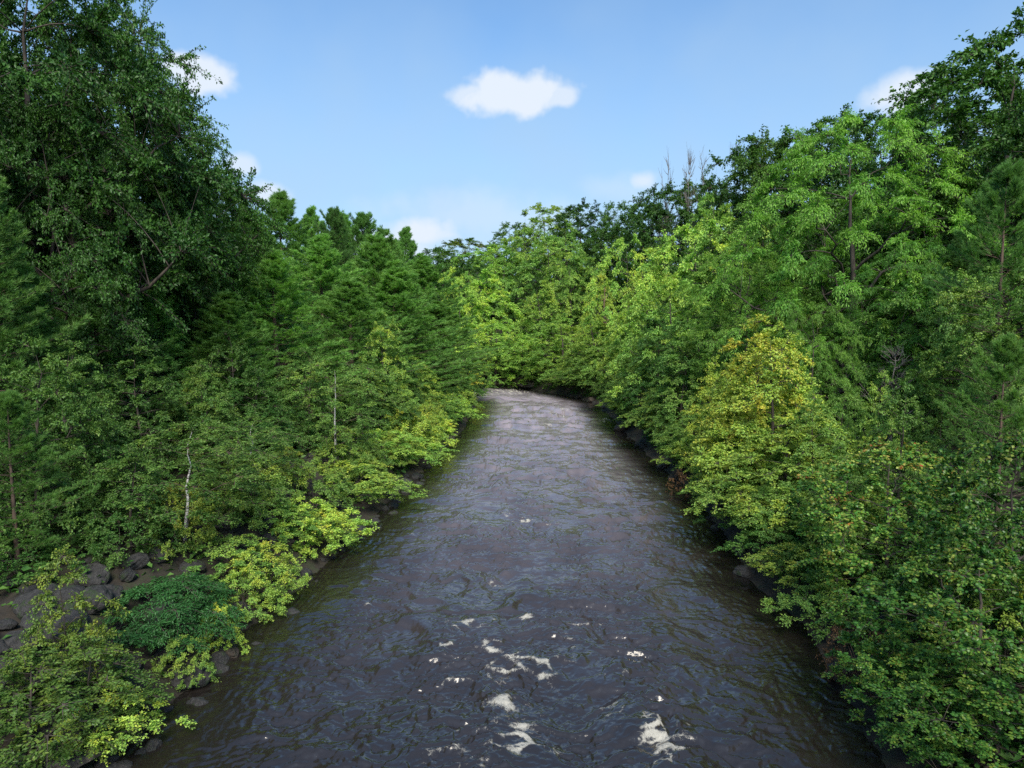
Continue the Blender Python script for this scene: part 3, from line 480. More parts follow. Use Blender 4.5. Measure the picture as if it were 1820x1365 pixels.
# species, column px, top py, distance, crown width px, autumn, brightness, label
GR = {'oakL': 'tall oaks above the left bank', 'pineL': 'white pines on the left bank', 'ydL': 'young leafy trees on the left bank', 'shL': 'shrubs along the left water edge', 'hillR': 'broadleaf trees on the right hillside',
      'midR': 'light green trees on the right slope', 'shR': 'shrubs along the right water edge', 'far': 'trees behind the river bend', 'bare': 'bare trees on the right ridge', 'mapR': 'maples in the lower right corner', 'pineR': 'pines on the right bank'}
P = [
 # ---- left: tall dark oaks
 ('oak', 30, -110, 31, 470, .30, .9, 'largest dark oak, cut off by the top left corner', 'oakL'),
 ('oak', 140, -75, 37, 330, .33, .9, 'oak whose crown leaves the picture between the two biggest oaks', 'oakL'),
 ('oak', 180, 25, 36, 330, .34, .9, 'tall dark oak whose top stands just right of the corner oak', 'oakL'),
 ('oak', 255, 190, 40, 290, .38, 1.0, 'oak leaning its ragged crown against the sky left of the pines', 'oakL'),
 ('oak', 75, 180, 29, 280, .32, .9, 'oak with drooping dark leaves in front of the corner oak', 'oakL'),
 ('oak', 200, 80, 43, 240, .36, .9, 'oak with sky gaps beside the upper left small cloud', 'oakL'),
 ('oak', 358, 300, 46, 180, .42, 1.0, 'lowest oak crown next to the first pine tops', 'oakL'),
 # ---- left: pines
 ('pine', 508, 362, 60, 190, .45, 1.0, 'pine topping the left pine row nearest the oaks', 'pineL'),
 ('bluntpine', 590, 372, 66, 130, .3, 1.1, 'dark blunt-topped pine, left one of the high pair', 'pineL'),
 ('bluntpine', 640, 380, 68, 140, .3, 1.1, 'dark blunt-topped pine, right one of the high pair', 'pineL'),
 ('pine', 668, 440, 62, 190, .5, 1.0, 'broad soft green pine right of the dark high pair', 'pineL'),
 ('pine', 727, 432, 88, 130, .4, 1.0, 'slim spired pine at the gap before the river bend', 'pineL'),
 ('pine', 755, 480, 74, 190, .5, 1.0, 'last pine of the left bank, overhanging the river bend', 'pineL'),
 ('pine', 350, 430, 42, 230, .48, 1.0, 'pine with soft plumes in front of the lowest oak crown', 'pineL'),
 ('pine', 440, 408, 50, 210, .5, 1.0, 'pale green pine between two pines below the oak edge', 'pineL'),
 ('pine', 575, 445, 52, 230, .52, 1.05, 'wide pale pine in the middle of the left pine row', 'pineL'),
 ('pine', 700, 492, 60, 230, .5, 1.0, 'bushy pine with flat plumes above the yellowish sparse tree', 'pineL'),
 ('pine', 490, 470, 42, 230, .5, 1.05, 'pine with layered boughs above the leaning white birch', 'pineL'),
 ('pine', 620, 520, 47, 210, .5, 1.05, 'lower pine with stacked boughs behind the sparse yellowish tree', 'pineL'),
 ('pine', 150, 425, 30, 300, .25, .85, 'shaded pine beneath the dark oak leaves', 'pineL'),
 ('pine', 265, 500, 34, 260, .38, .95, 'pine with drooping layered boughs beneath the second oak', 'pineL'),
 ('pine', 60, 470, 25, 300, .35, .9, 'pine with broad flat boughs at the left picture edge', 'pineL'),
 ('nearpine', 15, 700, 17, 330, .45, .95, 'low near pine reaching boughs in from the left edge', 'pineL'),
 ('pine', 400, 540, 36, 230, .48, 1.0, 'pine half hidden behind the green young trees of the bank', 'pineL'),
 ('pine', 770, 560, 70, 170, .5, 1.0, 'low broad pine closest to the far left water edge', 'pineL'),
 ('pine', 545, 398, 72, 150, .45, 1.0, 'pine filling the dip left of the dark high pair', 'pineL'),
 ('pine', 613, 402, 76, 150, .45, 1.0, 'pine filling the dip between the dark high pair', 'pineL'),
 ('pine', 675, 428, 80, 150, .45, 1.0, 'pine on the skyline right of the dark high pair', 'pineL'),
 ('pine', 705, 452, 84, 150, .48, 1.0, 'pine on the skyline next to the slim spired pine', 'pineL'),
 # ---- left: young broadleaf trees
 ('mid', 48, 590, 18.5, 250, .40, .95, 'dense green tree low at the left edge above the boulders', 'ydL'),
 ('mid', 250, 615, 26, 190, .42, 1.0, 'upright green tree in front of the drooping pine', 'ydL'),
 ('mid', 362, 645, 28, 150, .56, 1.05, 'slender tree with yellow-green tip mid left bank', 'ydL'),
 ('birch', 318, 745, 20, 220, .46, 1.0, 'bushy small-leaved birch above the dark narrow-leaved shrub', 'ydL'),
 ('birch', 592, 640, 34, 150, .50, 1.0, 'birch with leaning white trunk above the pebbles', 'ydL'),
 ('birch', 440, 735, 26, 150, .46, 1.0, 'birch with thin grey-white trunk left of the leaning birch', 'ydL'),
 ('mid', 682, 556, 46, 110, .62, 1.1, 'sparse yellowish tree before the layered pines', 'ydL'),
 ('mid', 740, 632, 54, 90, .64, 1.1, 'small bright yellow-green tree near the far left shrubs', 'ydL'),
 ('mid', 450, 650, 32, 170, .36, .95, 'dark green tree behind the thin-trunked birch', 'ydL'),
 ('mid', 540, 625, 38, 140, .48, 1.0, 'green tree left of the leaning white birch crown', 'ydL'),
 ('mid', 645, 630, 42, 150, .42, 1.0, 'rounded green tree right of the leaning white birch', 'ydL'),
 ('mid', 150, 690, 21, 200, .36, .9, 'shaded tree above the dark boulder pile', 'ydL'),
 ('mid', 225, 790, 19, 180, .36, .95, 'low dark tree between boulder pile and bushy birch', 'ydL'),
 ('mid', 710, 650, 50, 100, .42, 1.0, 'green round tree beside the small bright yellow-green one', 'ydL'),
 ('mid', 790, 625, 66, 110, .40, 1.0, 'dull green tree under the last left pine', 'ydL'),
 ('mid', 400, 790, 23, 130, .5, 1.0, 'thin young tree in front of the mossy boulders', 'ydL'),
 ('sapling', 118, 968, 13.2, 150, .62, .8, 'yellow-green sapling with upright spire in the lower left corner', 'ydL'),  # this and next two: corner darkening put into leaf brightness
 ('sapling', 45, 1150, 11.6, 260, .50, .6, 'leafy sapling at the very bottom left corner', 'ydL'),
 ('sapling', 145, 1130, 12.6, 220, .55, .7, 'spreading sapling reaching a leafy branch over the water', 'ydL'),
 # ---- left shrubs
 ('sumac', 290, 1035, 16.6, 210, .45, 1.0, 'dark green narrow-leaved shrub beside the lower left sapling', 'shL'),
 ('shrub', 400, 985, 20.0, 150, .48, 1.0, 'green shrub under the bushy birch by the boulders', 'shL'),
 ('shrub', 525, 965, 20.2, 130, .66, 1.15, 'yellow-green shrub hanging over the water by the brown rocks', 'shL'),
 ('shrub', 560, 890, 24.2, 170, .60, 1.1, 'bright shrub on the left bank before the jutting bank rocks', 'shL'),
 ('shrub', 490, 920, 23.6, 130, .45, 1.0, 'green shrub between the boulders and the bright shrub', 'shL'),
 ('shrub', 612, 905, 24.8, 120, .66, 1.1, 'yellowish shrub dipping its twigs in the left water', 'shL'),
 ('shrub', 640, 822, 31, 180, .60, 1.1, 'wide light green shrub downstream of the white birch', 'shL'),
 ('shrub', 690, 838, 31.6, 110, .64, 1.1, 'light shrub bulging over the water below the pebbles', 'shL'),
 ('shrub', 690, 765, 38, 170, .56, 1.1, 'long light green shrub in the middle of the left shoreline', 'shL'),
 ('shrub', 735, 732, 42, 110, .64, 1.15, 'pointed light green shrub in the mid left shoreline', 'shL'),
 ('shrub', 752, 775, 41, 110, .60, 1.1, 'low green shrub at the water below the pointed shrub', 'shL'),
 ('shrub', 790, 738, 48, 100, .66, 1.2, 'yellowest shrub of the left shoreline', 'shL'),
 ('shrub', 760, 700, 53, 120, .48, 1.0, 'green shrub behind the yellowest shoreline shrub', 'shL'),
 ('shrub', 815, 700, 58, 100, .60, 1.1, 'shrub at the narrowing of the left shoreline', 'shL'),
 ('shrub', 838, 690, 64, 70, .55, 1.05, 'outermost rounded shrub of the left shoreline', 'shL'),
 ('shrub', 850, 656, 84, 70, .80, 1.1, 'low orange-tinged shrub at the river bend', 'shL'),
 ('shrub', 812, 655, 78, 90, .48, 1.0, 'green shrub left of the orange-tinged shrub', 'shL'),
 ('shrub', 450, 1015, 18.6, 110, .56, 1.05, 'small shrub above the round brown stone at the water', 'shL'),
 ('shrub', 405, 1075, 16.8, 70, .66, 1.1, 'tiny yellow-green shrub between dark shrub and round stone', 'shL'),
 ('shrub', 355, 1150, 15.2, 90, .55, 1.0, 'low shrub on the grey stone at the lower left water edge', 'shL'),
 ('shrub', 185, 1270, 12.6, 200, .62, 1.05, 'yellowish shrub hanging over the dark boulder, bottom left', 'shL'),
 ('shrub', 30, 960, 17, 160, .3, .85, 'shaded shrub on the boulders at the left edge', 'shL'),
 # ---- right: near maples; corner darkening put into leaf brightness of the dim ones
 ('nearmaple', 1585, 790, 17.5, 290, .62, 1.25, 'maple with pale green and reddish tips, left of the corner pair', 'mapR'),
 ('nearmaple', 1805, 775, 14, 300, .46, .8, 'tall maple cut off by the lower right picture edge', 'mapR'),
 ('nearmaple', 1750, 975, 12.3, 360, .46, .95, 'nearest maple filling the lower right corner', 'mapR'),
 ('nearmaple', 1640, 1130, 12.6, 240, .48, .9, 'low maple leaning over the water in the lower right', 'mapR'),
 ('nearmaple', 1780, 1190, 10.8, 320, .42, .75, 'bottom-most maple foliage under the corner maple', 'mapR'),
 # ---- right: yellow maples and slope
 ('mid', 1268, 560, 30, 235, .78, 1.1, 'yellow maple, the brightest tree on the right bank', 'midR'),
 ('mid', 1200, 640, 34, 120, .70, 1.15, 'small golden tree leaning out left of the yellow maple', 'midR'),
 ('mid', 1378, 575, 27.5, 240, .70, 1.15, 'yellow-green maple right of the yellow maple', 'midR'),
 ('mid', 1330, 740, 24.5, 260, .68, 1.1, 'low yellow-green tree spreading over the right water edge', 'midR'),
 ('mid', 1240, 700, 29, 180, .66, 1.1, 'leaning yellow-green tree above the two bank stones', 'midR'),
 ('mid', 1450, 700, 24, 170, .56, 1.05, 'green maple with a long side branch before the dark hollow', 'midR'),
 ('locust', 1528, 208, 40, 360, .58, 1.25, 'tall feathery light green locust with dark spreading limbs', 'midR'),
 ('locust', 1335, 440, 44, 230, .62, 1.15, 'smaller feathery locust left of the tall one', 'midR'),
 ('locust', 1452, 540, 31, 150, .50, 1.0, 'feathery green tree under the tall locust, beside the yellow maples', 'midR'),
 ('locust', 1640, 430, 36, 200, .38, .9, 'dark feathery lower tree between locust and right pine', 'midR'),
 ('mid', 1605, 675, 22, 170, .42, 1.0, 'grey-green small tree in the dark hollow below the locust', 'midR'),
 ('mid', 1560, 655, 25, 120, .62, 1.0, 'little yellow-green tree under the bleached dead branches', 'midR'),
 ('mid', 1500, 790, 20.5, 130, .42, 1.0, 'grey-green young tree left of the pale-tipped maple', 'midR'),
 ('bare', 1590, 625, 31, 120, 0, 1, 'bleached dead tree with pale branches in the dark hollow', 'midR'),
 ('far', 1240, 395, 62, 190, .60, 1.1, 'light green rounded tree upslope of the yellow maple', 'midR'),
 ('far', 1160, 445, 66, 160, .60, 1.1, 'light green tree left on the slope above the dead snag', 'midR'),
 ('far', 1320, 360, 64, 190, .52, 1.05, 'grey-green tree left of the tall locust crown', 'midR'),
 ('far', 1255, 335, 82, 160, .60, 1.1, 'pale green tree right below the bare ridge trees', 'midR'),
 ('far', 1195, 490, 54, 160, .58, 1.05, 'yellow-green tree above the blue-green young tree', 'midR'),
 ('far', 1120, 420, 88, 110, .60, 1.05, 'yellow-green narrow tree right of the snag clearing', 'midR'),
 ('mid', 1150, 545, 52, 130, .36, 1.0, 'blue-green young tree on the slope behind the shore shrubs', 'midR'),
 ('far', 1400, 440, 52, 180, .52, 1.0, 'green tree behind the smaller locust', 'midR'),
 ('far', 1245, 540, 46, 150, .42, .95, 'dark green tree right behind the yellow maple', 'midR'),
 ('mid', 1100, 600, 60, 120, .54, 1.05, 'light green tree right of the far shore alder clump', 'midR'),
 # ---- right shrubs
 ('shrub', 1440, 972, 20.2, 170, .74, 1.15, 'yellow shrub above the water at the lower right', 'shR'),
 ('shrub', 1385, 930, 22.5, 150, .40, .95, 'dark green shrub left of the lower right yellow shrub', 'shR'),
 ('shrub', 1350, 880, 25.5, 130, .5, 1.0, 'green shrub hanging low before the dark right water', 'shR'),
 ('shrub', 1490, 1045, 17.5, 170, .52, 1.0, 'green shrub below the lower right yellow shrub', 'shR'),
 ('shrub', 1590, 960, 19, 200, .40, .9, 'shaded shrub under the pale-tipped maple', 'shR'),
 ('dryshrub', 1535, 1115, 15.0, 130, .5, 1.0, 'withered brown shrub at the lower right water edge', 'shR'),
 ('dryshrub', 1210, 838, 34, 45, .9, 1.3, 'tiny withered orange shrub by the right bank stone', 'shR'),
 ('mid', 1135, 672, 47, 130, .58, 1.1, 'bushy light green tree right beside the brown water boulder', 'shR'),
 ('mid', 1180, 735, 39, 130, .50, 1.0, 'green bushy tree just upstream of the two right bank stones', 'shR'),
 ('mid', 1085, 655, 58, 110, .62, 1.1, 'yellow-green tree above the farther brown shore rocks', 'shR'),
 ('mid', 1180, 600, 44, 140, .46, 1.0, 'green tree between shore and the golden leaning tree', 'shR'),
 ('shrub', 1215, 775, 37, 120, .62, 1.1, 'light shrub leaning over the larger right bank stone', 'shR'),
 ('shrub', 1250, 830, 31, 130, .60, 1.1, 'light shrub reaching over the right water beyond the stones', 'shR'),
 ('mid', 1045, 640, 70, 100, .50, 1.0, 'green tree at the far right shore before the bend', 'shR'),
 ('mid', 1010, 615, 84, 130, .52, 1.05, 'rounded green tree whose boughs touch the far water', 'shR'),
 ('mid', 965, 625, 92, 110, .56, 1.05, 'green tree above the flat far rock slab', 'shR'),
 # ---- right: dark hill
 ('hill', 1800, 52, 47, 300, .40, .95, 'highest dark tree at the right picture edge', 'hillR'),
 ('hill', 1715, 125, 55, 260, .55, .95, 'dark tree left of the highest right tree', 'hillR'),
 ('farpine', 1632, 165, 66, 150, .2, .85, 'blue-green pine breaking the ridge below the right cloud', 'hillR'),
 ('hill', 1570, 200, 72, 200, .40, .95, 'dark tree right behind the tall locust top', 'hillR'),
 ('hill', 1487, 204, 80, 180, .35, .9, 'dark tree left behind the tall locust top', 'hillR'),
 ('hill', 1405, 235, 86, 200, .58, 1.0, 'olive green tree on the right ridge', 'hillR'),
 ('hill', 1322, 262, 94, 130, .30, .85, 'dark see-through tree beside the bare ridge trees', 'hillR'),
 ('hill', 1362, 240, 92, 120, .5, .9, 'ridge tree between the olive one and the see-through one', 'hillR'),
 ('hill', 1185, 332, 104, 130, .40, 1.0, 'round dark tree below the leftmost bare ridge trees', 'hillR'),
 ('hill', 1720, 290, 44, 280, .46, .95, 'dark mid-slope tree between locust and right pine', 'hillR'),
 ('hill', 1640, 320, 50, 220, .50, .95, 'mid-slope tree directly right of the tall locust', 'hillR'),
 ('hill', 1240, 318, 106, 120, .45, .95, 'ridge tree at the foot of the middle bare trees', 'hillR'),
 ('nearpine', 1785, 290, 28, 360, .35, 1.25, 'large dark pine at the right edge with flat boughs', 'pineR'),
 ('pine', 1700, 420, 34, 200, .2, .85, 'shaded pine left of the large right pine', 'pineR'),
 ('nearpine', 1790, 600, 19, 320, .50, 1.0, 'small blue-green pine above the corner maples', 'pineR'),
 ('bare', 1182, 292, 104, 44, 0, 1, 'leftmost bare grey tree on the ridge', 'bare'),
 ('bare', 1217, 284, 102, 46, 0, 1, 'second bare grey tree from the left on the ridge', 'bare'),
 ('bare', 1262, 290, 99, 44, 0, 1, 'third bare grey tree from the left on the ridge', 'bare'),
 ('bare', 1306, 268, 98, 46, 0, 1, 'rightmost bare grey tree on the ridge', 'bare'),
 # ---- far bank
 ('far', 862, 470, 108, 150, .60, 1.1, 'yellow-green tree with visible forked limbs across the bend', 'far'),
 ('far', 815, 478, 104, 90, .63, 1.15, 'yellow-green tree touching the last left pine', 'far'),
 ('far', 985, 420, 116, 130, .52, 1.05, 'light green domed tree before the dark round crown', 'far'),
 ('far', 965, 500, 106, 110, .62, 1.1, 'yellow-green tree in the centre of the far bank', 'far'),
 ('far', 1020, 450, 110, 90, .62, 1.1, 'pointed light tree left of the dark gap', 'far'),
 ('far', 1062, 462, 104, 70, .66, 1.15, 'narrow yellow-green tree left of the brown dead snag', 'far'),
 ('far', 880, 572, 102, 120, .60, 1.1, 'broad low tree above the far flat rock', 'far'),
 ('far', 985, 565, 96, 140, .60, 1.1, 'large layered tree leaning over the far right shore', 'far'),
 ('far', 1050, 560, 86, 120, .58, 1.05, 'layered tree below the brown dead snag', 'far'),
 ('far', 930, 600, 103, 100, .50, 1.0, 'low green tree behind the far round boulder', 'far'),
 ('hill', 826, 424, 150, 120, .70, 1.25, 'domed green tree at the left of the far skyline', 'far'),
 ('airy', 912, 395, 150, 80, .40, .8, 'see-through slim tree on the far skyline', 'far'),
 ('airy', 962, 360, 146, 110, .62, .9, 'olive see-through tree on the far skyline', 'far'),
 ('hill', 1032, 362, 142, 110, .30, .85, 'dark round crown on the far skyline', 'far'),
 ('airy', 1104, 358, 136, 80, .40, .85, 'slim tree with sky gaps right of the dark round crown', 'far'),
 ('hill', 1078, 400, 124, 100, .45, 1.0, 'mid green tree under the slim skyline tree', 'far'),
 ('far', 895, 440, 130, 110, .48, 1.0, 'green tree between the dome and the light domed tree', 'far'),
 ('hill', 775, 440, 140, 90, .45, .95, 'dull green tree left of the skyline dome', 'far'),
 ('hill', 1140, 360, 118, 120, .42, 1.0, 'dark green tree left of the round ridge tree', 'far'),
 ('far', 905, 425, 138, 110, .50, 1.0, 'green tree under the see-through slim skyline tree', 'far'),
 ('far', 945, 405, 134, 110, .56, 1.0, 'fuller green tree under the olive skyline tree', 'far'),
 ('far', 1010, 398, 130, 110, .46, .9, 'green tree directly below the dark round crown', 'far'),
 ('far', 860, 440, 134, 110, .56, 1.05, 'light green tree right of the skyline dome', 'far'),
 ('snag', 1070, 500, 95, 40, 0, 1, 'brown dead snag standing in the dark gap', 'far'),
]
for sp, px, py, Y, wp, au, br, label, grp in P:
    x, zt = at(px, py, Y); wm = wp/FPX*Y
    if sp in ('mid', 'shrub', 'birch', 'far', 'sumac', 'locust', 'sapling') and Y < 99:
        f = (.38 if Y < 75 else .3)*wm
        x = min(x, XL(Y)-f) if x < 0 else max(x, XR(Y)+f)
    if px < 900 and sp == 'shrub': br *= 1.25; au += .04  # sunlit look of the left shore strip put into leaf colour
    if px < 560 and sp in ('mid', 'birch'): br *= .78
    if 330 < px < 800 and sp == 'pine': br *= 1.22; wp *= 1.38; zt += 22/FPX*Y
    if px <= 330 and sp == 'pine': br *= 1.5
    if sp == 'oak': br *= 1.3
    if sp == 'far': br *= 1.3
    zg = gz1(x, Y); h = max(1.0, zt-zg)
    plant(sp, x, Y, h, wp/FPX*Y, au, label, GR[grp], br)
# ---- filler trees that close the woods behind those
def fill(sp, pts, label, group, au, br=.9):
    for x, y, h in pts: plant(sp, x, y, h*(.9+.2*rs.rand()), None, au+rs.randn()*.05, label, group, br)
fill('oak', [(-26, 34, 18), (-31, 24, 19), (-30, 48, 19), (-23, 16, 16), (-38, 40, 20)], 'dark oak showing only in gaps of the left wood', 'oaks deep in the left wood', .3, .8)
fill('pine', [(-20, 40, 14), (-24, 54, 15), (-19, 52, 14), (-26, 68, 17), (-20, 78, 16), (-14, 84, 13), (-30, 84, 16), (-17, 22, 11), (-18, 66, 15), (-12, 72, 12)], 'pine standing behind the front row of left pines', 'pines deep in the left wood', .35)
fill('hill', [(22+i*7, y, 14) for y in (62, 76, 92) for i in range(5)]+[(14, 112, 13), (4, 124, 13), (-8, 128, 13), (-20, 126, 13), (-30, 120, 13), (24, 118, 13), (36, 112, 14), (10, 136, 12), (-2, 142, 12), (-14, 146, 12), (-40, 130, 14), (22, 48, 12), (30, 38, 13), (38, 50, 14), (30, 28, 13), (26, 20, 12)],
     'shaded tree filling the wood behind the right-hand trees', 'trees deep in the right wood', .42, .9)
fill('far', [(18, 70, 9), (17, 84, 9), (20, 54, 9), (-8, 112, 9), (-16, 112, 9), (19, 44, 8), (21, 34, 8), (19, 27, 7)],
     'green tree in the second row of the right bank', 'second-row trees of the right bank', .5, 1.0)
fill('mid', [(-9.5, 42, 5), (-8.5, 50, 5), (-10, 58, 6), (-8, 64, 5), (-8, 70, 5), (-10.5, 35, 5), (-12.5, 28, 5), (-15, 23, 5), (-9, 77, 5), (-13.5, 33, 6)], 'green young tree under the left pines', 'young trees under the left pines', .4)
fill('mid', [(12.5, 40, 5), (13, 48, 6), (12.5, 34, 5), (13, 27, 5), (12.5, 56, 6), (12.6, 62, 5)], 'green young tree behind the right shore shrubs', 'young trees behind the right shore', .45)

# ------------------------------------------------------------------ shore shrubs between the named ones
k = 0
for y in np.concatenate([np.arange(13, 34, 1.7), np.arange(34, 82, 2.7)]):
    for side in (-1, 1):
        x = (XL(y)-1.5-rs.rand()*2.2) if side < 0 else (XR(y)+1.4+rs.rand()*2.0)
        if side < 0 and (y < 18.5 or 28.5 < y < 30) : continue
        plant('shrub', x, y, (1.2 if side < 0 else .9)+1.1*rs.rand(), 1.6+1.6*rs.rand(), (.50 if side < 0 else .42)+.2*rs.rand(), 'low green shrub tucked between larger plants of the left shore' if side < 0 else 'low green shrub tucked between larger plants of the right shore',
              'low shrubs of the left shore' if side < 0 else 'low shrubs of the right shore', 1.0)

# ------------------------------------------------------------------ boulders
def ico(sub):
    t = (1+5**.5)/2; V = [(-1, t, 0), (1, t, 0), (-1, -t, 0), (1, -t, 0), (0, -1, t), (0, 1, t), (0, -1, -t), (0, 1, -t), (t, 0, -1), (t, 0, 1), (-t, 0, -1), (-t, 0, 1)]
    F = [(0, 11, 5), (0, 5, 1), (0, 1, 7), (0, 7, 10), (0, 10, 11), (1, 5, 9), (5, 11, 4), (11, 10, 2), (10, 7, 6), (7, 1, 8), (3, 9, 4), (3, 4, 2), (3, 2, 6), (3, 6, 8), (3, 8, 9), (4, 9, 5), (2, 4, 11), (6, 2, 10), (8, 6, 7), (9, 8, 1)]
    V = [np.array(v)/np.linalg.norm(v) for v in V]
    for _ in range(sub):
        c = {}; G = []
        def md(a, b):
            key = (min(a, b), max(a, b))
            if key not in c: m = V[a]+V[b]; V.append(m/np.linalg.norm(m)); c[key] = len(V)-1
            return c[key]
        for a, b, d in F: e, f, g_ = md(a, b), md(b, d), md(d, a); G += [(a, e, g_), (b, f, e), (d, g_, f), (e, f, g_)]
        F = G
    return np.array(V), np.array(F)
IV, IF = ico(4)
def rock_mesh(seed, m, flat=.75, ang=.5):
    r = np.random.RandomState(seed); V = IV.copy()
    for _ in range(9):                                # soft planar facets
        n_ = r.randn(3); n_ /= np.linalg.norm(n_); d = V@n_; lim = .62+.25*r.rand(); V = V-np.maximum(0, d-lim)[:, None]*n_*ang*1.5
    o = r.rand(3)*50; nn = fbm(V[:, 0]*1.3+o[0]+V[:, 2]*.7, V[:, 1]*1.3+o[1]-V[:, 2]*.9, 4)
    V = V*(1+.13*nn[:, None]); V *= np.array([1, .72+.35*r.rand(), flat*(.8+.3*r.rand())])
    return mk_mesh('boulder', V, [IF], m, smooth_=True)
RK = {'g': [rock_mesh(s, M['rock']) for s in range(5)], 'b': [rock_mesh(20+s, M['brownrock'], .6) for s in range(2)], 'p': [rock_mesh(40, M['palerock'], .45)]}
def boulder(x, y, r, label, group, kind='g', zoff=.25, sx=1.0):
    i = cnt.get('r'+kind, 0); cnt['r'+kind] = i+1
    o = link('boulder', RK[kind][i % len(RK[kind])]); z = max(gz1(x, y), -.15 if kind != 'x' else -9)
    r *= .72; o.location = (x, y, z+r*zoff); o.scale = (r*sx, r, r); o.rotation_euler = (rs.randn()*.15, rs.randn()*.15, rs.rand()*6.28 if sx == 1 else rs.randn()*.15)
    o['label'] = label; o['category'] = 'boulder' if r > .3 else 'stone'; o['group'] = group; return o
def hit(px, py):
    d = px_dir(px, py); y = 6.
    while y < 140:
        s = y/d[1]; 
        if CAM_H+d[2]*s <= max(gz1(d[0]*s, y), 0): break
        y += .1
    return d[0]*y/d[1], y
BL = [(20, 1046, 22, 'g', 'small round boulder at the left edge, top of the pile'), (48, 1060, 20, 'g', 'second small round boulder from the left edge'), (88, 1062, 28, 'g', 'boulder right of the two small round ones'),
      (62, 1095, 55, 'g', 'largest dark boulder of the left pile'), (12, 1118, 22, 'g', 'boulder cut by the left edge under the largest one'), (20, 1185, 52, 'g', 'tall upright boulder at the left edge'),
      (150, 1030, 32, 'g', 'boulder behind the spire of the yellow sapling'), (168, 1082, 44, 'g', 'broad grey boulder right of the yellow sapling stem'), (112, 1150, 60, 'g', 'wide boulder behind the lower leaves of the sapling'),
      (182, 1150, 34, 'g', 'pale-topped boulder left of the dark narrow-leaved shrub'), (200, 1258, 62, 'g', 'big shaded boulder at the water in the bottom left'), (140, 1335, 55, 'g', 'dark boulder above the pale slab'),
      (232, 1195, 26, 'g', 'grey boulder in the roots of the dark shrub'), (335, 1020, 24, 'g', 'boulder under the bushy birch'), (412, 1094, 14, 'b', 'round tan stone at the water below the small shrub'),
      (448, 1070, 22, 'b', 'broken brown rock at the left water edge'), (412, 1166, 22, 'b', 'light brown boulder standing in the left water'), (352, 1188, 17, 'g', 'dark wet stone left of the light brown boulder'),
      (378, 922, 28, 'g', 'upper of the two stacked grey boulders'), (402, 940, 34, 'g', 'long flat boulder right below the stacked boulders'), (476, 966, 19, 'g', 'grey boulder between shrubs right of the thin birch trunk'),
      (430, 995, 22, 'g', 'half hidden boulder below the thin birch trunk'), (476, 860, 13, 'g', 'boulder left of the white birch foot'), (521, 875, 10, 'g', 'round grey stone at the foot of the white birch'),
      (505, 897, 15, 'g', 'large grey stone at the left of the pebbles'), (526, 893, 7, 'g', 'small stone right of the large grey pebble-bank stone'), (538, 898, 8, 'g', 'pale pebble-bank stone in the middle'), (549, 893, 9, 'g', 'rightmost stone of the pebble bank'),
      (512, 878, 6, 'p', 'little whitish stone on the pebble bank'), (562, 870, 10, 'g', 'stone right of the white birch foot'), (588, 832, 10, 'g', 'pointed stone farther along the left bank'), (600, 850, 12, 'g', 'stone behind the wide light green shrub'),
      (455, 1010, 12, 'g', 'little stone between the low left shrubs'), (100, 1362, 60, 'p', 'pale flat slab at the bottom left corner'), (1104, 766, 20, 'b', 'brown boulder standing in the right water'),
      (1178, 832, 17, 'b', 'sloping stone on the right bank, left of two'), (1206, 846, 18, 'b', 'brown flat-topped stone on the right bank, right of two'), (1052, 714, 12, 'b', 'brown rock at the far right shore'),
      (1030, 708, 8, 'b', 'small brown rock left of the far shore rock'), (1016, 706, 6, 'b', 'smallest brown rock in the far right shore row'), (915, 684, 10, 'b', 'round boulder at the river bend'),
      (940, 687, 20, 'p', 'long flat pale rock at the river bend'), (1590, 1095, 26, 'b', 'mossy brown boulder under the lower right maples'), (1575, 1112, 18, 'g', 'dark boulder below the mossy brown one'),
      (1480, 1140, 20, 'g', 'wet dark stone at the right water edge by the withered shrub'), (1545, 1000, 16, 'g', 'grey stone behind the lower right yellow shrub')]
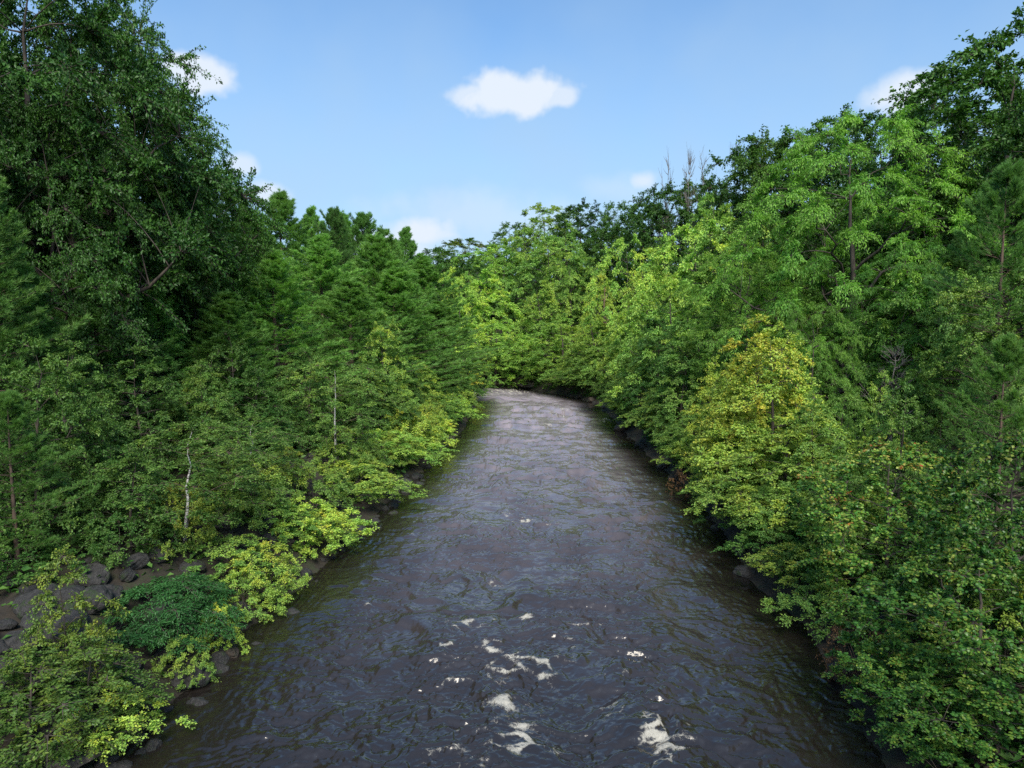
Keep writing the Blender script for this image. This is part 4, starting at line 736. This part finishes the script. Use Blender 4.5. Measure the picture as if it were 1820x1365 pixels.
for px, py, rp, kd, lab in BL:
    x, y = hit(px, py); r = rp/FPX*math.hypot(y, CAM_H)
    left = px < 900
    boulder(x, y, r, lab, 'boulders on the left bank' if left else 'boulders on the right bank', kd, .35 if kd != 'p' else .15, 1.0 if kd != 'p' else 1.5)
for i in range(230):
    y = 10.5+rs.rand()**1.5*34; d = .1+rs.rand()*4.4; x = XL(y)-d; r = (.14+.42*rs.rand()**1.8)*(1.3 if y < 18 else 1)
    boulder(x, y, r, 'grey stone among the rubble of the left bank', 'loose stones of the left bank', 'g', .3)
for i in range(55):
    y = 12+rs.rand()**1.4*34; x = XL(y)+.5-rs.rand()*.9; r = .16+.34*rs.rand()**1.5
    boulder(x, y, r, 'wet dark stone standing at the left water edge', 'wet stones of the left water edge', 'g', .1)
for i in range(60):
    y = 11+rs.rand()**1.3*75; d = rs.rand()*1.6; x = XR(y)+d; r = .15+.4*rs.rand()**2
    boulder(x, y, r, 'brownish stone along the foot of the right bank', 'loose stones of the right bank', 'b' if i % 2 else 'g', .25)
# ------------------------------------------------------------------ undergrowth (uncountable leaf cover of the forest floor)
rg_ = np.random.RandomState(9); n = 90000
yy = 9+rg_.rand(n)**1.4*110; sd_ = rg_.rand(n) < .45; dd = .8+rg_.rand(n)**1.3*16; xx = np.where(sd_, XL(yy)-dd, XR(yy)+dd)
pat = fbm(xx*.35, yy*.35, 3); keep = (pat > -.15) & ~((xx < XL(yy)) & (dd < 4.5) & (yy < 34) & (rg_.rand(n) < .8)) & ((yy < 84) | (xx > XR(yy)))
xx, yy, dd = xx[keep], yy[keep], dd[keep]; zz = gz(xx, yy)+rg_.rand(len(xx))**1.5*.55
N = rg_.randn(len(xx), 3)*.4+np.array([0, 0, 1]); A = rg_.randn(len(xx), 3)*np.array([1, 1, .5])
Vv, Ff, at_ = place(D60, np.stack([xx, yy, zz], 1), A, N, .10+.14*rg_.rand(len(xx))+yy*.0018, rg_.rand(len(xx)), np.clip(.5+.5*fbm(xx*.5, yy*.5+9, 2), 0, 1), rg_)
u = link('undergrowth', mk_mesh('undergrowth', Vv, [Ff], M['leaf'], at_)); u['kind'] = 'stuff'; u['autumn'] = .38; u['bright'] = .9
